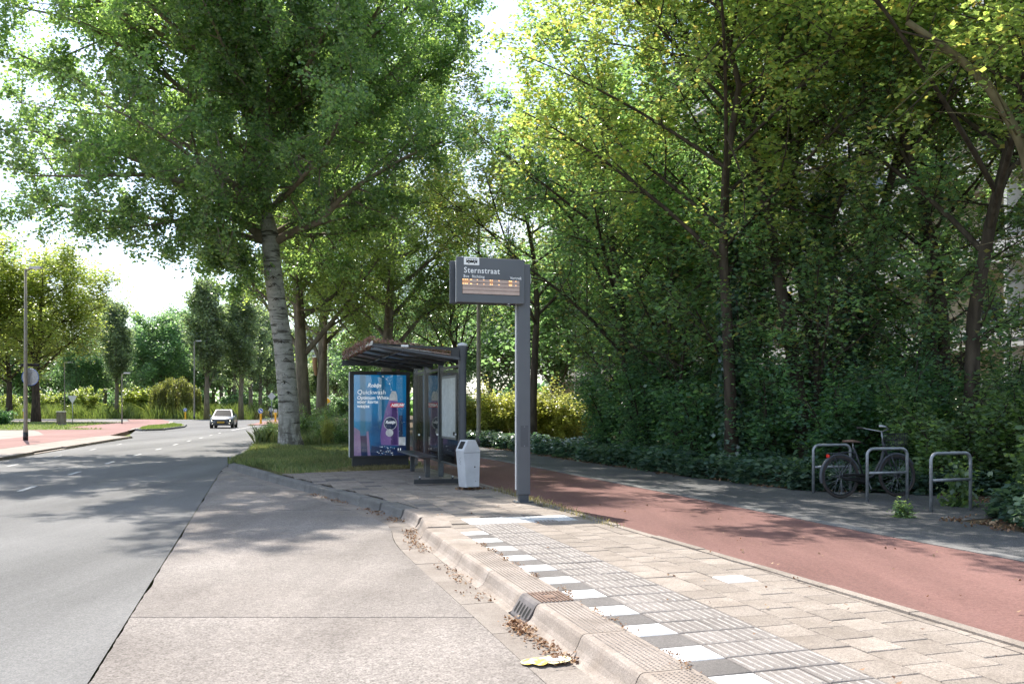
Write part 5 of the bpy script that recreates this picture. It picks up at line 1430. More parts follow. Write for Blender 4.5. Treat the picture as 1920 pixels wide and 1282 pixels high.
# long white flats behind the trees on the right: facade runs along the road
fl = flats('apartment_building', 'white apartment block with long balconies glimpsed behind the thicket', (4.0, 92, -.1), 0, 74, 11, 7, 3.6, ('facade_tan', 'facade'))
fl.rotation_euler = (0, 0, math.atan2(-.957, .289))
flats('tower_block', 'pale grey tower block far down the road above the poplars', ((560 - 960) / FPX * 420, 420, 0), 0.06, 46, 14, 13, 3.0, ('lamp_grey', 'facade'), 4.2)

# ================================================================== the big poplar on the verge
def rel(u, v, y, base):
    x = (u - 960) / FPX * y; z = CAMH + (HOR - v) / FPX * y
    return (x - base[0], y - base[1], z - base[2])
PB = ((545 - 960) / FPX * 33, 33.0, -.05)
trunk = [(0, 0, -.2, .62), (0, 0, .1, .50), (-.05, 0, .6, .405)]
for u, v, r in ((541, 760, .375), (536, 700, .36), (530, 640, .35), (521, 580, .335), (511, 500, .325), (507, 455, .32), (504, 425, .29), (500, 400, .20), (499, 330, .18), (508, 240, .165), (518, 150, .15), (516, 60, .13)):
    x, y, z = rel(u, v, 33.0, PB); trunk.append((x, y, z, r))
trunk += [(-.6, -.3, 18.2, .11), (-.8, -.6, 20.5, .085), (-.7, -.7, 22.8, .05), (-.6, -.7, 24.8, .02)]
def limb(pts, r):
    L = [Vector(rel(u, v, 33.0 + dy, PB)) for u, v, dy in pts]
    L = spline(L, 3); return [(p.x, p.y, p.z, r) for p in L]
LIMBS = [limb([(497, 452, 0), (465, 424, -.3), (424, 402, -.8), (370, 372, -1.5), (318, 332, -2.4), (230, 290, -3.5), (120, 262, -4.6), (40, 240, -5.5)], .17),
         limb([(494, 410, 0), (470, 390, .2), (440, 372, .5), (412, 345, .9), (360, 270, 1.5), (300, 170, 2.2), (250, 60, 2.6)], .17),
         limb([(519, 452, 0), (550, 434, -.3), (600, 415, -.8), (640, 372, -1.3), (700, 330, -2.0), (770, 290, -2.6), (840, 262, -3.0)], .17),
         limb([(512, 440, 0), (545, 420, .5), (600, 390, 1.2), (660, 330, 2.0), (720, 220, 2.8), (770, 90, 3.4)], .12),
         limb([(492, 395, 0), (480, 350, -.3), (470, 270, -.8), (440, 160, -1.6), (400, 40, -2.4)], .12),
         limb([(500, 380, 0), (480, 365, -1.0), (440, 345, -2.8), (380, 310, -5.0), (300, 250, -7.0), (200, 200, -8.4)], .13),
         limb([(505, 395, 0), (530, 372, -1.2), (570, 330, -3.2), (620, 260, -5.4), (660, 160, -7.2)], .12),
         limb([(506, 300, 0), (540, 250, -.3), (580, 170, -.8), (620, 60, -1.2)], .11),
         limb([(500, 560, 0), (470, 530, -.2), (438, 482, -.5), (400, 452, -.8)], .045),
         limb([(505, 250, 0), (470, 200, -2.0), (430, 110, -4.4), (380, 0, -6.6)], .12),
         limb([(512, 210, 0), (560, 150, -2.4), (610, 60, -5.0), (650, -60, -7.6)], .12),
         limb([(495, 420, 0), (430, 340, -.6), (310, 245, -1.4), (160, 160, -2.2), (20, 95, -3.0)], .13),
         limb([(497, 455, 0), (420, 432, .4), (320, 415, .8), (220, 400, 1.0), (110, 385, 1.2), (30, 400, 1.2)], .12),
         limb([(490, 330, 0), (400, 220, -.8), (280, 120, -1.8), (140, 40, -3.0), (10, 10, -3.4)], .12),
         limb([(495, 400, 0), (400, 360, -2.4), (290, 330, -4.6), (170, 330, -6.0), (60, 330, -7.0)], .12),
         limb([(495, 360, 0), (390, 300, .8), (240, 290, 1.6), (60, 300, 2.4)], .11),
         limb([(492, 300, 0), (360, 210, .6), (190, 215, 1.2), (20, 190, 1.8)], .11),
         limb([(494, 430, 0), (400, 400, -2.0), (300, 420, -3.6), (190, 430, -4.6)], .09),
         limb([(500, 270, 0), (400, 130, -1.0), (260, 60, -2.0), (90, 120, -2.6)], .11),
         limb([(518, 320, 0), (640, 250, .5), (760, 170, 1.0), (860, 110, 1.4)], .12),
         limb([(515, 445, 0), (600, 440, 1.2), (680, 430, 2.4), (760, 400, 3.4)], .10),
         limb([(505, 200, 0), (450, 50, -4), (360, -150, -7), (240, -300, -9.5)], .13),  # forward limbs above the view, added to throw crown shade on the road
         limb([(510, 220, 0), (550, 90, -2.8), (580, -40, -5), (590, -150, -6.8)], .13),
         limb([(500, 240, 0), (380, 100, -3), (200, -60, -5.4), (20, -200, -7.4)], .13),
         limb([(508, 150, 0), (480, -60, -4), (460, -240, -7.4), (410, -360, -9.6)], .12),
         limb([(514, 260, 0), (610, 140, -2.4), (690, 50, -4.4), (740, -50, -6.2)], .12),
         limb([(505, 180, 0), (400, 0, -3.4), (270, -150, -6.4), (130, -250, -8.5)], .12),
         limb([(508, 140, 0), (460, -120, -4), (390, -320, -7.6), (300, -440, -10)], .12),
         limb([(500, 220, 0), (330, 80, -2.4), (130, -20, -4.6), (-60, -100, -6.5)], .12),
         limb([(503, 200, 0), (420, 60, -3.4), (310, -40, -6), (200, -120, -8)], .12),
         limb([(516, 270, 0), (690, 170, .8), (820, 70, 1.4), (905, -30, 1.8)], .11)]
mb, tw, V = grow(11, [(a, b_, c, r * (.86 if c < 8.1 else 1.0)) for a, b_, c, r in trunk], (15.5, 10.0), 9.0, n_limbs=20, z0=8.6, rise=.42, limbs=LIMBS, n_sub=14, n_twig=7, leaf_n=66, leaf=.120, spread=.14,
                 up=.30, width=.46, sub_len=.36, twig_len=.95, inner=.22, bend=.42, limb_r=.55, sides=14)
pop = thing('poplar_tree', 'large white barked poplar leaning left on the verge behind the shelter', 'tree', PB)
stem = MB(); stem.tube([Vector(t[:3]) for t in spline([Vector(t[:3]) for t in trunk[:11]], 3)], [float(r) for r in np.interp(np.linspace(0, 10, 31), range(11), [t[3] for t in trunk[:11]])], 20)
st_o = stem.build('trunk', 'poplar_bark', pop, smooth=True)
d = tree_data('poplar', 'limb', 'leaf_poplar', mb, tw, V)
# the limbs start inside the stem; the grown lower stem stays hidden within the bark
link('limbs', d[0], pop); link('crown', d[1], pop)
for u, v, w in ((509, 497, 13), (512, 519, 14), (514, 532, 14), (517, 560, 13), (530, 578, 12), (523, 515, 8), (527, 640, 13), (545, 655, 9), (533, 715, 16), (540, 735, 14), (536, 672, 10)):
    x, y, z = rel(u, v, 32.62, PB)
    k = w / 50.0 * .62
    ch = MB(); pts = [(x - k, y + k * k * 1.2 + .02, z - k * .55), (x - k * .45, y + .015 + k * k * .3, z - k * .12), (x, y, z + .02), (x + k * .45, y + .015 + k * k * .3, z - k * .12), (x + k, y + k * k * 1.2 + .02, z - k * .55)]
    ch.tube(pts, [.004, .012, .02, .012, .004], 6); ch.tube([(x, y + .02, z - .02), (x, y + .02, z - k * .4)], [.035, .012], 6)
    ch.build('bark_scar', 'scar', pop, smooth=True)

# two more verge poplars behind it
def simple_trunk(h, r, lean=(0, 0), z0=-.2, n=8, wob=.08, seed=1):
    rg = np.random.default_rng(seed); out = []
    for i in range(n):
        f = i / (n - 1); z = z0 + (h - z0) * f
        out.append((lean[0] * f ** 1.2 + rg.normal() * wob * f, lean[1] * f + rg.normal() * wob * f, z, r * (1.25 if i == 0 else 1) * (1 - .9 * f ** 1.1) + .012))
    return out
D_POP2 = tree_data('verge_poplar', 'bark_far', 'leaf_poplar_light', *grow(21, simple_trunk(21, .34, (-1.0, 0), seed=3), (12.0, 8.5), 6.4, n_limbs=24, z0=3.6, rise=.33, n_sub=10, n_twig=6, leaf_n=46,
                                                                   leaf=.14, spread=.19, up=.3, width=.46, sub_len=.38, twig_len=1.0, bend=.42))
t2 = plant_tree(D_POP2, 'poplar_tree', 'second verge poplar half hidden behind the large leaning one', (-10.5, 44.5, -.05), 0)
t3 = thing('poplar_tree', 'third verge poplar with a torn branch stub on its pale trunk', 'tree', (-12.15, 56, -.05), 2.2)
link('trunk', D_POP2[0], t3); link('crown', D_POP2[1], t3)
MB().tube([(.05, .30, 3.55), (.0, .42, 4.1), (-.1, .48, 4.65)], [.10, .14, .16], 9).build('torn_stub', 'wood_cut', t3, smooth=True)
plant_tree(D_POP2, 'poplar_tree', 'fourth verge poplar right of the shelter roof by the red path', (-7.2, 50, -.05), 4.0, 1.0)

ORD = ['first', 'second', 'third', 'fourth', 'fifth', 'sixth', 'seventh', 'eighth', 'ninth', 'tenth', 'eleventh', 'twelfth', 'thirteenth', 'fourteenth',
       'fifteenth', 'sixteenth', 'seventeenth', 'eighteenth', 'nineteenth', 'twentieth']
def from_left(items, key):
    """rank of each item counted from the left of the view"""
    o_ = sorted(range(len(items)), key=lambda k: key(items[k])); r_ = [0] * len(items)
    for n_, k in enumerate(o_): r_[k] = ORD[n_]
    return r_
# ================================================================== thicket on the right
mk_ = dict(n_sub=10, n_twig=5, leaf=.095, spread=.12, up=.55, width=.48, sub_len=.42, twig_len=.85, bend=.55, droop=.2)
D_MA = tree_data('maple_a', 'bark', 'leaf_maple', *grow(41, simple_trunk(10.5, .15, (1.5, .4), seed=5, wob=.28), (7.6, 5.4), 4.2, n_limbs=18, z0=2.6, rise=.36, leaf_n=34, **mk_))
D_MB = tree_data('maple_b', 'bark', 'leaf_maple_gold', *grow(42, simple_trunk(11.5, .14, (-2.0, -.5), seed=6, wob=.30), (9.0, 5.2), 5.4, n_limbs=18, z0=4.0, rise=.34, leaf_n=50, **mk_))
D_MC = tree_data('maple_c', 'bark', 'leaf_maple', *grow(43, simple_trunk(12.5, .18, (-1.3, .6), seed=7, wob=.26), (8.8, 5.6), 4.0, n_limbs=17, z0=2.8, rise=.42, leaf_n=34, **mk_))
WG = 'maples of the thicket'
plant_tree(D_MB, 'maple_tree', 'sunlit yellow green maple reaching over the path right of the sign', (4.9, 19.6, 0), 1.0, 1.0, WG)
plant_tree(D_MB, 'maple_tree', 'yellowing maple leaning over the cycle path above the bicycle racks', (8.3, 16.6, 0), 2.4, 1.02, WG)
plant_tree(D_MC, 'maple_tree', 'dark ivy clad maple in the middle of the thicket', (7.3, 20.6, 0), .4, 1.0, WG)
plant_tree(D_MA, 'maple_tree', 'dark maple at the left edge of the thicket near the sign pole', (3.5, 24.5, 0), 3.3, 1.0, WG)
plant_tree(D_MA, 'maple_tree', 'maple with a forked brown trunk behind the middle bicycle rack', (9.7, 20.2, 0), .9, .98, WG)
plant_tree(D_MC, 'maple_tree', 'maple at the right picture edge above the overgrown rack', (11.2, 15.6, 0), 4.1, .98, WG)
plant_tree(D_MA, 'maple_tree', 'tall maple behind the ivy clad one, trunk leaning left', (4.6, 33.0, 0), 5.0, 1.1, WG)
plant_tree(D_MB, 'maple_tree', 'yellowing maple at the back left of the thicket above the hedge', (0.75, 32.0, 0), 4.4, 1.05, WG)
plant_tree(D_MA, 'maple_tree', 'maple with a Y shaped trunk behind the yellow green hedge', (-3.0, 53, 0), 2.0, 1.05, WG)
plant_tree(D_MA, 'maple_tree', 'far maple between the shelter and the hedge lamp', (-8.0, 66, 0), 2.9, 1.15, WG)
D_MT = tree_data('slim_maple', 'bark', 'leaf_maple', *grow(45, simple_trunk(13, .15, (1.9, .3), seed=14, wob=.30), (10.6, 3.6), 3.2, n_limbs=10, z0=6.6, rise=.45, leaf_n=13, **mk_))
plant_tree(D_MT, 'maple_tree', 'slim dark trunk leaning left between the sign and the racks', (6.3, 18.9, 0), 2.6, 1.0, WG)
plant_tree(D_MT, 'maple_tree', 'slim dark trunk leaning right above the leftmost rack', (7.6, 19.5, 0), .3, .95, WG)
plant_tree(D_MT, 'maple_tree', 'slim dark trunk crossing in front of the flats above the bicycle', (9.3, 18.6, 0), 3.4, .9, WG)
plant_tree(D_MT, 'maple_tree', 'slim trunk deep in the thicket left of the ivy clad maple', (5.6, 23.5, 0), 5.2, 1.0, WG)
# bare leaning limb at the right picture edge
lm = thing('leaning_trunk', 'thick bare mossy limb leaning in from the right picture edge', 'tree trunk', (9.35, 14.6, 0))
L = spline([Vector((1.0, .5, 0)), Vector((.95, .4, 2.0)), Vector((.55, .25, 3.2)), Vector((.0, .0, 3.9)), Vector((-.75, -.2, 4.9)), Vector((-1.05, -.2, 5.9)), Vector((-1.7, -.1, 7.0)), Vector((-2.8, 0, 7.9))], 4)
MB().tube(L, [float(r) for r in np.linspace(.17, .05, len(L))], 10).build('trunk', 'bark_moss', lm, smooth=True)
tw_ = MB()
rg = np.random.default_rng(5)
for i in range(26):
    p = L[int(rg.integers(6, len(L)))]; dd = Vector(rg.normal(size=3)) + Vector((-.6, -.3, .1)); dd.normalize()
    ln = rg.uniform(.4, 1.5); tw_.tube([p, p + dd * ln * .5 + Vector((0, 0, .05)), p + dd * ln], [.018, .012, .004], 5)
tw_.build('side_twigs', 'bark_moss', lm, smooth=True)

# multi-stemmed shrubs
def shrub_data(name, seed, h, r, leafm, n_stem=9, leaf_n=26, leaf=.085, wood='bark', lobed=False, up=.5, tw_l=.45):
    rg = np.random.default_rng(seed); mb = MB(); T0, T1 = [], []; S0, S1 = [], []
    for i in range(n_stem):
        az = rg.uniform(0, 2 * math.pi); R = r * math.sqrt(rg.uniform(.02, 1)) * .8; e = np.array([math.cos(az) * R, math.sin(az) * R, h * rg.uniform(.6, 1.0) * (1 - .35 * (R / r) ** 2)])
        c = bez(np.array([math.cos(az) * .12, math.sin(az) * .12, -.05]), np.array([e[0] * .3, e[1] * .3, e[2] * .6]), e, 7)
        mb.tube([Vector(p) for p in c], [.028 * (1 - .8 * k / 6) + .004 for k in range(7)], 5, caps=False)
        for k in range(11):
            t = .08 + .92 * (k + rg.uniform()) / 11; x = t * 6; a = int(min(x, 5)); p = c[a] + (c[a + 1] - c[a]) * (x - a)
            dd = rg.normal(size=3) + np.array([math.cos(az), math.sin(az), .15]) * .6; dd /= np.linalg.norm(dd); ln = rg.uniform(.25, .6) * r * .75
            S0.append(p); S1.append(p + dd * ln)
            for q in range(4):
                w = p + dd * ln * rg.uniform(.2, 1); td = rg.normal(size=3) + dd * .5; td /= np.linalg.norm(td); T0.append(w); T1.append(w + td * tw_l * rg.uniform(.4, 1.1))
    S0, S1, T0, T1 = map(np.array, (S0, S1, T0, T1))
    tw = np.concatenate([seg_prisms(S0, S1, np.full(len(S0), .010), np.full(len(S0), .004)), seg_prisms(T0, T1, np.full(len(T0), .005), np.full(len(T0), .002))])
    idx = np.repeat(np.arange(len(T0)), rg.poisson(leaf_n, len(T0)))
    C = T0[idx] + (T1[idx] - T0[idx]) * rg.uniform(.1, 1.1, len(idx))[:, None] + rg.normal(size=(len(idx), 3)) * .11
    C[:, 2] = np.maximum(C[:, 2], .03)
    V = leaf_verts(rg, C, leaf, up, .46, lobed, .15)
    me, cr = tree_data(name, wood, leafm, mb, tw, V)
    return me, cr
def plant_shrub(data, name, label, loc, rz, sc, group=None):
    t = thing(name, label, 'shrub', loc, rz, group); t.scale = sc if isinstance(sc, tuple) else (sc,) * 3
    link('stems', data[0], t); link('foliage', data[1], t); return t
S_D = shrub_data('dark_shrub', 61, 3.4, 1.7, 'leaf_dark', 12, 20, .085)
S_E = shrub_data('dark_shrub_b', 62, 2.6, 1.6, 'leaf_dark', 10, 20, .088)
S_F = shrub_data('fresh_shrub', 63, 2.6, 1.5, 'leaf_shrub', 10, 20, .088)
S_Y = shrub_data('yellow_shrub', 64, 2.5, 1.6, 'leaf_yellow', 11, 30, .10)
S_N = shrub_data('near_shrub', 65, 1.7, 1.1, 'leaf_shrub', 10, 16, .12, lobed=True)
GD = 'dark shrubs filling the thicket'
LD = 'dark leafy shrub in the thicket behind the ivy bed'
THICK = ((3.1, 27.0, 1.0, 0), (3.6, 23.4, 1.05, 0), (4.6, 21.3, 1.1, 1), (5.6, 19.2, 1.0, 0), (6.6, 17.9, .95, 1), (7.7, 17.3, .9, 0), (5.0, 24.2, 1.25, 0), (6.7, 22.5, 1.2, 1), (8.6, 19.4, 1.05, 0),
                  (10.2, 18.2, 1.0, 0), (11.6, 17.6, 1.1, 1), (8.9, 23.0, 1.3, 0), (4.0, 29.0, 1.2, 1), (9.4, 16.9, .75, 1))
for i, ((x, y, s, k), o_) in enumerate(zip(THICK, from_left(THICK, lambda q: q[0] / q[1]))):
    plant_shrub((S_D, S_E)[k], 'thicket_shrub', LD + ', ' + o_ + ' from the left', (x, y, -.02), i * 1.7, s, GD)
D_U = tree_data('understory', 'bark', 'leaf_maple', *grow(44, simple_trunk(5.6, .09, (.3, .2), seed=12, wob=.12), (3.9, 3.3), 2.6, n_limbs=15, z0=.9, rise=.32, n_sub=7, n_twig=5, leaf_n=20, leaf=.095, spread=.11, up=.5, width=.48, sub_len=.45, twig_len=.6, bend=.5))
UNDER = ((4.1, 28.2, 1.1), (4.3, 22.6, 1.05), (5.9, 21.6, 1.2), (6.5, 19.0, .95), (8.9, 18.2, 1.0), (5.2, 26.4, 1.3))
for i, ((x, y, s), o_) in enumerate(zip(UNDER, from_left(UNDER, lambda q: q[0] / q[1]))):
    plant_tree(D_U, 'young_maple', 'thin young maple between the shrubs of the thicket, ' + o_ + ' from the left', (x, y, -.02), i * 2.1, s, 'young maples of the thicket')
for x, y, s, rz, lb in ((9.2, 15.2, .95, 1.4, 'leafy green shrub directly behind the overgrown bicycle rack'),
                        (10.4, 14.2, 1.05, 3.9, 'large fresh green shrub at the right picture edge'), (8.0, 15.9, .85, 2.2, 'low green shrub behind the handlebar of the bicycle'),
                        (13.0, 29.0, 1.3, 1.2, 'pale green shrub deep in the thicket before the flats')):
    plant_shrub(S_F, 'shrub', lb, (x, y, -.02), rz, s)
HEDGE = ((-2.2, 38.5, 1.0), (-.7, 37.8, 1.05), (.7, 37.0, 1.0), (2.0, 36.2, .95), (-3.4, 40.5, .9), (3.4, 37.5, 1.0))
for j, ((x, y, s), o_) in enumerate(zip(HEDGE, from_left(HEDGE, lambda q: q[0] / q[1]))):
    plant_shrub(S_Y, 'hedge_shrub', 'yellow green shrub of the hedge behind the sign pole, ' + o_ + ' from the left', (x, y, -.02), j * 1.9, s, 'yellow green hedge shrubs')
for j, (x, y, s, lb) in enumerate(((7.55, 11.9, .62, 'knee high green shrub creeping over the nearest bicycle rack'), (8.35, 12.6, .85, 'green shrub right of the nearest bicycle rack'),
                                   (7.0, 10.9, .50, 'low shrub at the path edge on the right picture border'), (8.2, 11.2, .8, 'bushy shrub at the right picture border in front of the thicket'),
                                   (9.3, 12.2, 1.1, 'tall bushy shrub behind the shrub at the right border'))):
    plant_shrub(S_N, 'shrub', lb, (x, y, -.02), j * 2.3, s)

# ivy bed along the footpath and creeping ivy
def leaf_bed(name, label, pts, width, h, n, leafm, leaf, seed, cat='ground cover', ragged=.35, up=.6, kind=None):
    rg = np.random.default_rng(seed); P = [Vector(p) for p in pts]; at, Ltot = resample(P, 1)
    s = rg.uniform(0, Ltot, n); pos = np.array([[*at(v)] for v in s]); pos2 = np.array([[*at(min(v + .3, Ltot))] for v in s]); tg = pos2 - pos; tg /= np.linalg.norm(tg, axis=1, keepdims=True) + 1e-9
    nn = np.stack([tg[:, 1], -tg[:, 0]], 1); w = rg.uniform(0, 1, n) ** .7
    bump = .75 + .25 * np.sin(s * 2.1) * np.sin(s * .77 + w * 4) + rg.normal(size=n) * .06
    front = rg.uniform(0, 1, n) < .45
    w = np.where(front, rg.uniform(-.02, .10, n), w)
    prof = np.where(front, rg.uniform(.0, 1.0, n), 1.0)
    edge = rg.normal(size=n) * .06 + .12 * np.sin(s * 3.3)
    xy = pos + nn * (w * width + edge)[:, None]
    z = h * np.where(front, prof, np.maximum(prof - ragged * rg.uniform(0, 1, n) ** 2, 0)) * bump
    C = np.concatenate([xy, np.maximum(z, .02)[:, None]], 1)
    V = leaf_verts(rg, C, leaf, up, .5, True, .12)
    t = thing(name, label, cat, (0, 0, 0))
    leaves_obj('foliage', V, leafm, t)
    core = MB()
    cc = [at(v) for v in np.linspace(0, Ltot, 24)]; cn = offset2(cc, width * .30); cf = offset2(cc, width)
    vs = []
    for a, b_ in zip(cn, cf): vs += [(a.x, a.y, -.05), (a.x + (b_.x - a.x) * .12, a.y + (b_.y - a.y) * .12, h * .45), (b_.x, b_.y, h * .5), (b_.x, b_.y, -.05)]
    core.add(vs, [(4 * i + k, 4 * i + k + 1, 4 * i + k + 5, 4 * i + k + 4) for i in range(23) for k in range(3)])
    core.build('stems', 'soil', t)
    return t
leaf_bed('ivy_bed', 'low dark ivy bed along the footpath in front of the thicket', [(5.25, 16.1), (4.0, 18.9), (2.1, 24.3), (.8, 28.5), (-1.0, 33.2), (-5.0, 45)], 1.5, .55, 26000, 'leaf_ivy', .105, 71)
leaf_bed('ivy_bed', 'ivy patch between and behind the two left bicycle racks', [(8.6, 14.9), (7.5, 15.3), (6.3, 15.6), (5.15, 16.3)], 1.4, .42, 9000, 'leaf_ivy', .10, 72)
leaf_bed('ivy_bed', 'ivy spilling onto the footpath at the right picture border', [(7.5, 13.2), (6.85, 12.2), (6.35, 11.2), (6.5, 10.2), (7.0, 8.8), (7.6, 7.2)][::-1], 1.6, .42, 12000, 'leaf_ivy', .10, 73)
# ivy on the trunks of the middle maples
def ivy_on_trunk(x, y, h, label, seed, r=.3):
    rg = np.random.default_rng(seed); n = int(h * 420); z = rg.uniform(0, h, n); a = rg.uniform(0, 2 * math.pi, n); R = r * (1.15 - .5 * z / h) + rg.normal(size=n) * .07
    C = np.stack([np.cos(a) * R, np.sin(a) * R, z], 1); out = np.stack([np.cos(a), np.sin(a), np.zeros(n)], 1) * .6
    t = thing('climbing_ivy', label, 'ivy', (x, y, 0)); leaves_obj('foliage', leaf_verts(rg, C, .10, .3, .5, True, .12, out), 'leaf_ivy', t)
    MB().tube([(r * .6, 0, 0), (.2, .1, h * .3), (.1, -.2, h * .6), (0, .1, h * .95)], [.03, .025, .02, .008], 6).build('stem', 'bark', t)
ivy_on_trunk(7.3, 20.6, 6.5, 'ivy climbing the thick trunk in the middle of the thicket', 81, .36)
ivy_on_trunk(3.5, 24.5, 5.0, 'ivy climbing the leftmost thicket trunk', 82)
ivy_on_trunk(4.9, 19.6, 5.5, 'ivy climbing the slim trunk right of the sign pole', 84, .24)
ivy_on_trunk(7.6, 19.5, 4.5, 'ivy round the slim trunk above the leftmost rack', 85, .26)
ivy_on_trunk(9.7, 20.2, 4.0, 'ivy climbing the trunk behind the parked bicycle', 83)
# small weeds at the rack feet
S_W = shrub_data('weed', 66, .55, .22, 'leaf_shrub', 4, 3, .085, lobed=True, tw_l=.12)
q = G(1695, 968); plant_shrub(S_W, 'weed', 'small leafy weed in the paving in front of the racks', (q.x, q.y, -.02), 0, .45)
q = G(1790, 945); plant_shrub(S_W, 'weed', 'tall weed growing through the nearest bicycle rack', (q.x, q.y - .15, -.02), 1, (.8, .8, 1.3))
q = G(1490, 912); plant_shrub(S_W, 'weed', 'weed sprouting left of the leftmost bicycle rack', (q.x, q.y, -.02), 2, .9)

# ================================================================== verge grass and weeds
def blades(name, label, pts, n, h, mat, seed, width=.012, dens=None, kind='stuff', z=-.02, cat='grass'):
    rg = np.random.default_rng(seed); P = np.array(pts); lo, hi = P.min(0), P.max(0); out = []
    poly = [tuple(p) for p in pts]
    C = []
    while len(C) < n:
        q = rg.uniform(lo, hi, (n, 2))
        m = np.zeros(n, bool); k = len(poly); j = k - 1
        for i in range(k):
            xi, yi = poly[i]; xj, yj = poly[j]
            c = ((yi > q[:, 1]) != (yj > q[:, 1])) & (q[:, 0] < (xj - xi) * (q[:, 1] - yi) / (yj - yi + 1e-12) + xi); m ^= c; j = i
        if dens is not None: m &= dens(q, rg)
        C += list(q[m])
    C = np.array(C[:n]); hh = h * rg.uniform(.4, 1.3, n) * (.65 + .6 * (np.sin(C[:, 0] * 1.7 + C[:, 1] * .9) * .5 + .5)); a = rg.uniform(0, 2 * math.pi, n); lean = rg.normal(size=(n, 2)) * .35 * hh[:, None]
    b = np.stack([C[:, 0], C[:, 1], np.full(n, z)], 1); wv = np.stack([np.cos(a), np.sin(a), np.zeros(n)], 1) * width
    mid = b + np.concatenate([lean * .3, (hh * .6)[:, None]], 1); tip = b + np.concatenate([lean, hh[:, None]], 1)
    V = np.stack([b - wv, b + wv, mid + wv * .8, tip, mid - wv * .8], axis=1)
    return leaves_obj(name, V, mat, None, label=label, cat=cat, kind=kind)
vg = [(-7.7, 23.8), (-6.4, 22.2), (-5.35, 20.5), (-5.0, 20.25), (-4.45, 20.75), (-4.25, 21.6), (-3.9, 22.1), (-2.6, 22.5), (-2.3, 22.7), (pn(27) - .2, 27), (pn(33) - .2, 33), (pn(40) - .2, 40), (vr(40) + .2, 40), (vr(33) + .2, 33), (vr(28) + .2, 28), (-7.9, 25)]
blades('verge_grass', 'green grass on the verge round the large poplar', vg, 42000, .15, 'blade', 91, .007)
blades('dry_verge_grass', 'dry yellow grass among the verge grass', vg, 9000, .13, 'blade_dry', 92, .007, lambda q, rg: (np.sin(q[:, 0] * .9 + q[:, 1] * 1.3) + rg.normal(size=len(q)) * .5) > .3)
blades('edge_grass', 'dry grass fringe under the poster cabinet', [(-4.6, 20.5), (-4.4, 20.3), (-2.3, 21.6), (-1.9, 22.1), (-2.4, 22.3), (-4.0, 21.7)], 2500, .09, 'blade_dry', 93, .006)
vg2 = [(vr(34) + .2, 34), (vr(45) + .2, 45), (vr(60) + .2, 60), (vr(80) + .2, 80), (pn(80) - .3, 80), (pn(60) - .3, 60), (pn(45) - .3, 45), (pn(34) - .3, 34)]
blades('verge_weeds', 'tall weeds and grass on the verge between the poplars', vg2, 26000, .55, 'blade', 94, .016)
for j, (x, y, s, lb) in enumerate(((-7.2, 35.4, .55, 'leafy weed bush right of the large poplar trunk'), (-6.4, 34.0, .42, 'low weed bush between the poplar and the poster cabinet'), (-9.9, 35.8, .42, 'weed clump left of the large poplar trunk'),
                                (-8.8, 39, .6, 'weed bush in front of the second poplar'), (-10.4, 48, .75, 'weed bush in front of the third poplar'), (-7.6, 42, .65, 'weed bush beside the red path behind the poplars'))):
    plant_shrub(S_F, 'weed_bush', lb, (x, y, -.05), j * 2.1, s)
plant_shrub(S_Y, 'weed_bush', 'bright yellow green sapling beside the large poplar trunk', (-7.15, 34.2, -.05), 0, (.22, .22, .5))

# ================================================================== left side: grass, reeds, trees
blades('plot_grass', 'mown bright grass on the plot across the road', [(-28, 61), (-33, 66), (-38.5, 87), (-74, 95), (-94, 88), (-74, 63), (-44, 57)], 16000, .10, 'reed', 101, .03, z=LZ + .01)
blades('island_grass', 'mown bright grass on the kerbed island', [(-26.2, 61.8), (-25.3, 60.5), (-24.9, 62), (-26.3, 70), (-28.7, 76.5), (-31.2, 81), (-30.4, 76), (-28.2, 67)], 5000, .09, 'reed', 102, .025, z=LZ)
blades('reed_bed', 'bright green reeds and nettles along the far ditch', [(-36, 122), (-130, 126), (-140, 150), (-40, 146)], 52000, 1.7, 'reed', 103, .035, z=-.3, cat='reeds')
blades('dry_grass_bank', 'straw coloured grass under the far poplars', [(-34.5, 124), (-46, 124), (-46, 136), (-36, 136)], 3500, 1.0, 'blade_dry', 104, .05, z=-.3)
sheet('far_field', [(-36, 119), (-140, 123), (-160, 400), (-70, 400), (-62, 330), (-50, 220), (-40, 150)], -.28, 'turf', kind='structure')
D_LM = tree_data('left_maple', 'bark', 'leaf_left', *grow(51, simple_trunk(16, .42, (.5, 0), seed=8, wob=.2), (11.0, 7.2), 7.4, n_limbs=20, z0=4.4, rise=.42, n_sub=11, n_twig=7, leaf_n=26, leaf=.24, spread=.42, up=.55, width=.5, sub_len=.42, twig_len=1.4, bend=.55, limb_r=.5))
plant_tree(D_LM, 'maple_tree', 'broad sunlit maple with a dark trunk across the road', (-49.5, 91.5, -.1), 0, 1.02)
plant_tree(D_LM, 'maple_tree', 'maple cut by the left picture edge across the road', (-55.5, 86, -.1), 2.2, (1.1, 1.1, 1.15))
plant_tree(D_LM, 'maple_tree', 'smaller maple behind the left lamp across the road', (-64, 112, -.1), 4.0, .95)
D_COL = tree_data('columnar', 'bark_far', 'leaf_column', *grow(52, simple_trunk(17, .30, seed=9), (9.5, 8.0), 2.3, n_limbs=26, z0=3.0, rise=.36, n_sub=7, n_twig=5, leaf_n=22, leaf=.24, spread=.28, up=.2, width=.46, sub_len=.26, twig_len=.9, bend=.35, limb_r=.3))
D_FAR = tree_data('far_tree', 'bark_far', 'leaf_far', *grow(53, simple_trunk(15, .32, seed=10), (8.6, 7.4), 5.6, n_limbs=20, z0=2.0, rise=.42, n_sub=9, n_twig=6, leaf_n=20, leaf=.32, spread=.45, up=.4, width=.48, sub_len=.42, twig_len=1.3, bend=.5))
def at_px(u, y, z=-.2): return ((u - 960) / FPX * y, y, z)
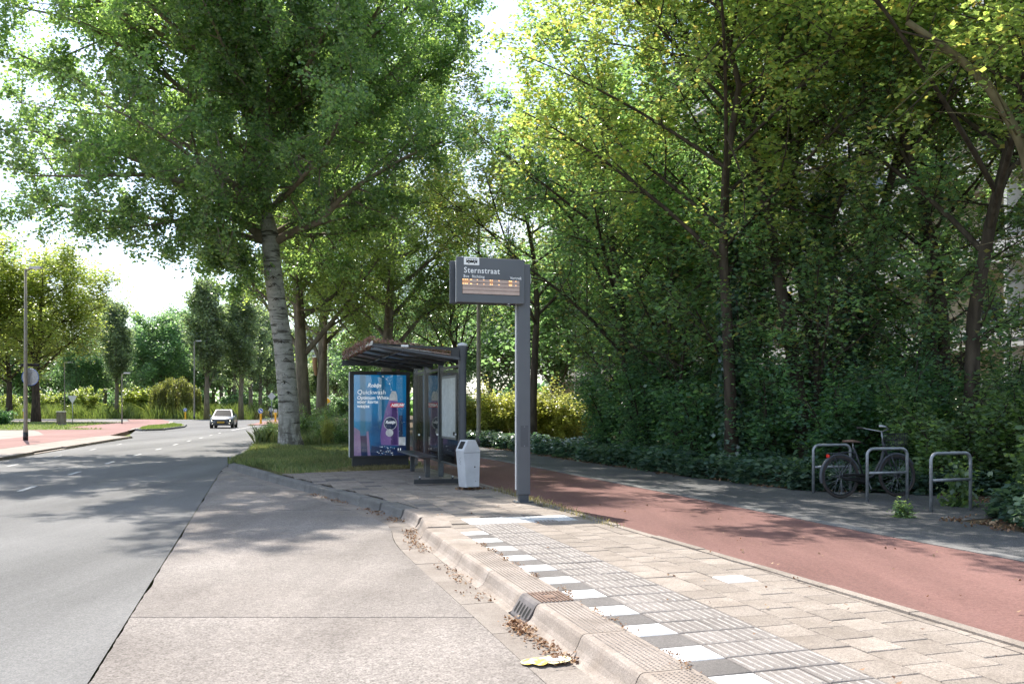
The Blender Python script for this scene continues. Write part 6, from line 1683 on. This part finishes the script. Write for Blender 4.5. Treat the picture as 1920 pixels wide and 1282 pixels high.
plant_tree(D_COL, 'columnar_poplar', 'slim columnar poplar standing alone left of the willow', at_px(219, 128), 0, (1.0, 1.0, .98))
plant_tree(D_COL, 'columnar_poplar', 'tallest columnar poplar behind the lone one', at_px(197, 165), 1, (1.35, 1.35, 1.3))
GR = 'columnar poplars lining the far road'
ROW_A = ((388, 118, 1.1), (452, 122, 1.05), (470, 134, 1.05), (488, 146, 1.05), (502, 158, 1.05), (515, 172, 1.05), (440, 150, 1.1), (415, 165, 1.2), (528, 186, 1.05), (545, 196, 1.1))
for j, ((u, y, s), o_) in enumerate(zip(ROW_A, from_left(ROW_A, lambda q: q[0]))):
    plant_tree(D_COL, 'columnar_poplar', 'columnar poplar of the row left of the far road, ' + o_ + ' from the left', at_px(u, y), j * 1.3, (s * 1.1, s * 1.1, s), GR)
ROW_B = ((628, 150, 1.0), (640, 165, 1.0), (650, 180, 1.05), (662, 160, 1.0), (680, 150, 1.0), (616, 200, 1.0), (592, 215, .9), (578, 230, .9), (604, 190, .9), (700, 140, 1.0))
for j, ((u, y, s), o_) in enumerate(zip(ROW_B, from_left(ROW_B, lambda q: q[0]))):
    plant_tree(D_COL, 'columnar_poplar', 'columnar poplar right of the far road, ' + o_ + ' from the left', at_px(u, y), j * 1.7, (s * 1.15, s * 1.15, s * .82), 'columnar poplars right of the far road')
GF = 'trees of the wood across the road'
ROW_C = ((150, 150, .85), (255, 160, 1.0), (300, 150, 1.1), (345, 165, 1.25), (385, 175, 1.3), (430, 190, 1.3), (470, 200, 1.3), (505, 215, 1.3), (540, 235, 1.2), (120, 170, 1.0), (60, 165, 1.0), (10, 155, 1.0), (225, 185, 1.05), (280, 190, 1.1), (320, 200, 1.3), (400, 210, 1.4), (-30, 150, 1.0), (180, 200, 1.1))
for j, ((u, y, s), o_) in enumerate(zip(ROW_C, from_left(ROW_C, lambda q: q[0]))):
    plant_tree(D_FAR, 'woodland_tree', 'dark green tree of the wood across the road, ' + o_ + ' from the left', at_px(u, y), j * 2.3, s, GF)
ROW_D = ((720, 95, .8), (760, 105, .9), (800, 100, .85), (850, 90, .9), (920, 85, .9), (980, 75, .85), (1040, 70, .9), (670, 120, .75), (1120, 60, 1.0))
for j, ((u, y, s), o_) in enumerate(zip(ROW_D, from_left(ROW_D, lambda q: q[0]))):
    plant_tree(D_FAR, 'woodland_tree', 'background tree behind the shelter and thicket, ' + o_ + ' from the left', at_px(u, y), j * 2.9, s, 'background trees behind the shelter')
S_B = shrub_data('pale_bush', 67, 5.0, 3.0, 'leaf_left', 10, 16, .26, tw_l=.8)
for u, y, s, lb in ((165, 136, 1.1, 'light green bush behind the reeds left of the lone poplar'), (255, 138, 1.15, 'light green bush behind the reeds right of the lone poplar'), (95, 140, .95, 'light green bush behind the yield sign'),
                    (20, 132, .8, 'light green bush at the left picture edge'), (700, 62, .6, 'pale bush behind the poster cabinet')):
    plant_shrub(S_B, 'bush', lb, at_px(u, y), u, s)
S_K = shrub_data('dark_bush', 68, 2.0, 1.6, 'leaf_dark', 9, 16, .14)
plant_shrub(S_K, 'bush', 'clipped dark bush at the left picture edge by the footway', at_px(2, 76, LZ), 0, (.9, .9, .62))
ROW_E = [(u_, 142 + (k_ * 37) % 28, .75 + .12 * (k_ % 3)) for k_, u_ in enumerate(range(-10, 560, 34)) if abs(u_ - 330) > 30]
ROW_E += [(u_, 110 + (k_ * 23) % 40, .7) for k_, u_ in enumerate(range(585, 780, 32))]
S_G = shrub_data('wood_edge_bush', 69, 5.0, 3.4, 'leaf_far', 10, 16, .30, tw_l=.9)
for j, ((u, y, s), o_) in enumerate(zip(ROW_E[:20], from_left(ROW_E[:20], lambda q: q[0]))):
    plant_shrub(S_G, 'wood_edge_bush', 'dark bush filling the wood edge under the far trees, ' + o_ + ' from the left', at_px(u, y), j * 1.3, s, 'bushes at the far wood edge')
def far_wood(name, label, x0, x1, y0, y1, h, n, seed):
    rg = np.random.default_rng(seed); x = rg.uniform(x0, x1, n); y = rg.uniform(y0, y1, n)
    top = h * (.7 + .2 * np.sin(x * .11) + .12 * np.sin(x * .37 + 1) + .08 * np.sin(x * 1.1)); z = top * rg.uniform(0, 1, n) ** .8
    return leaves_obj(name, leaf_verts(rg, np.stack([x, y, z - .3], 1), 1.5, .3, .48), 'leaf_far', None, label=label, cat='wood', kind='stuff')
far_wood('far_wood', 'far off wood closing the view across the road', -240, -62, 290, 320, 15, 9000, 201)
far_wood('far_wood', 'far off greenery closing the view behind the shelter', -34, 26, 165, 185, 8, 4500, 202)
# weeping willow
def willow():
    rg = np.random.default_rng(77); mb = MB(); mb.tube([Vector((0, 0, -.2)), Vector((.1, 0, 2.5)), Vector((0, .1, 4.5))], [.3, .22, .12], 8)
    S0, S1, C = [], [], []
    for i in range(260):
        az = rg.uniform(0, 2 * math.pi); R = 3.4 * math.sqrt(rg.uniform(.02, 1)); zt = 5.9 - 2.2 * (R / 3.4) ** 2 + rg.normal() * .25
        x, y = math.cos(az) * R, math.sin(az) * R; ln = zt * rg.uniform(.55, .9)
        S0 += [np.array([x * .35, y * .35, zt * .8]), np.array([x, y, zt])]; S1 += [np.array([x, y, zt]), np.array([x * 1.08, y * 1.08, zt - ln])]
        m = 95; t = rg.uniform(0, 1, m)
        C.append(np.stack([x * (1 + .08 * t), y * (1 + .08 * t), zt - ln * t], 1) + rg.normal(size=(m, 3)) * .10)
    C = np.concatenate(C); S0, S1 = np.array(S0), np.array(S1)
    V = leaf_verts(rg, C, .26, .1, .18, False, .5)
    return tree_data('willow', 'bark_far', 'leaf_willow', mb, seg_prisms(S0, S1, np.full(len(S0), .03), np.full(len(S0), .008)), V)
plant_tree(willow(), 'willow_tree', 'rounded yellow green weeping willow beyond the reeds', at_px(330, 128), 0, 1.0)

# ================================================================== litter
rg = np.random.default_rng(111)
def litter(name, label, centres, n, spreads, size=.035, z=0.0, mat='litter'):
    C = []
    for k in range(n):
        c = centres[int(rg.integers(len(centres)))]; C.append([c[0] + rg.normal() * spreads, c[1] + rg.normal() * spreads, z + .008 + abs(rg.normal()) * .012])
    return leaves_obj(name, leaf_verts(rg, np.array(C), size, .45, .40, False, -.35), mat, None, label=label, cat='leaves', kind='stuff')
def foot_pt(s, off): a = at_f(s); b_ = at_f(min(s + .05, Lf)); t = (b_ - a).normalized(); return (a.x - t.y * off, a.y + t.x * off)
FS = (ST(0, -.45).xy - at_f(0)).length        # arc length at s = 0
cs = [foot_pt(FS + s, rg.uniform(.02, .10)) for s in np.concatenate([rg.normal(7.05, .14, 60), rg.uniform(6.1, 6.9, 45)])]
litter('fallen_leaves', 'heap of dry brown leaves in front of the kerb gully', cs, 480, .04, .028, ROAD)
cs = [foot_pt(FS + s, rg.uniform(.02, .12)) for s in rg.uniform(7.8, 18.5, 140) if math.sin(s * 2.3) > -.55]
litter('fallen_leaves', 'dry leaves strewn along the gutter of the bus bay', cs, 620, .055, .030, ROAD)
cs = [tuple(ST(s, rg.uniform(-.03, .02)).xy) for s in rg.uniform(5.2, 10.5, 60)]
litter('joint_debris', 'leaf crumbs in the joint behind the kerb', cs, 420, .02, .018, 0)
cs = [tuple(ST(rg.uniform(4.5, 14), rg.uniform(0, 4.6)).xy) for s in range(150)]
litter('scattered_leaves', 'single dry leaves on the tiles and cycle path', cs, 90, .03, .032, .004)
cs = [(fe(y) - rg.uniform(-.25, .25), y) for y in rg.uniform(8, 32, 160)]
litter('hedge_litter', 'dead leaves along the edge of the ivy bed', cs, 1500, .10, .045, 0)
cs = [(G(880, 917).x + rg.normal() * .10, G(880, 917).y + rg.normal() * .06) for k in range(20)]
litter('bin_litter', 'dead leaves and straw under the litter bin', cs, 170, .05, .05, 0)
cs = [(pn(y) - rg.uniform(.02, .2), y) for y in rg.uniform(11, 16, 60)]
blades('edging_weeds', 'straw and small weeds along the edging by the sign pole', [(pn(11) - .24, 11), (pn(11) - .05, 11), (pn(13.5) - .0, 13.5), (pn(16) + .0, 16), (pn(16) - .28, 16), (pn(13.5) - .24, 13.5)], 600, .07, 'blade_dry', 115, .004, z=0)
# flattened yellow wrapper
q = G(1024, 1243, ROAD)
wr = thing('paper_wrapper', 'flattened yellow and white paper wrapper lying in the gutter', 'litter', (q.x, q.y, ROAD + .004), .15)
def curl(u, v): return .010 + .012 * math.sin(u * 7 + 1) * math.cos(v * 9) + .03 * max(0, u - .08) + .018 * max(0, -u - .08)
b = MB(); vs = []; fs = []
for i in range(11):
    for j in range(7):
        u = -.165 + .33 * i / 10; hw = .085 * math.sqrt(max(0.05, 1 - (u / .175) ** 2)) * (1 + .22 * math.sin(i * 2.3)); v = -hw * (1 + .12 * math.cos(i * 1.7)) + 2 * hw * j / 6
        vs.append((u, v, curl(u, v)))
fs = [(i * 7 + j, (i + 1) * 7 + j, (i + 1) * 7 + j + 1, i * 7 + j + 1) for i in range(10) for j in range(6)]
b.add(vs, fs)
M['wrap'] = surf('yellow_paper', (0.66, 0.46, 0.05), (0.70, 0.63, 0.36), 22.0, .6, lo=.42, hi=.58)
b.build('sheet', 'wrap', wr)
b = MB(); vs = []
for i in range(6):
    for j in range(5):
        u = .0 + .13 * i / 5; hw = .055 * math.sqrt(max(0.05, 1 - ((u - .06) / .09) ** 2)); v = -hw + 2 * hw * j / 4; vs.append((u, v, curl(u, v) + .004))
b.add(vs, [(i * 5 + j, (i + 1) * 5 + j, (i + 1) * 5 + j + 1, i * 5 + j + 1) for i in range(5) for j in range(4)])
b.build('white_print', 'tile_white', wr)
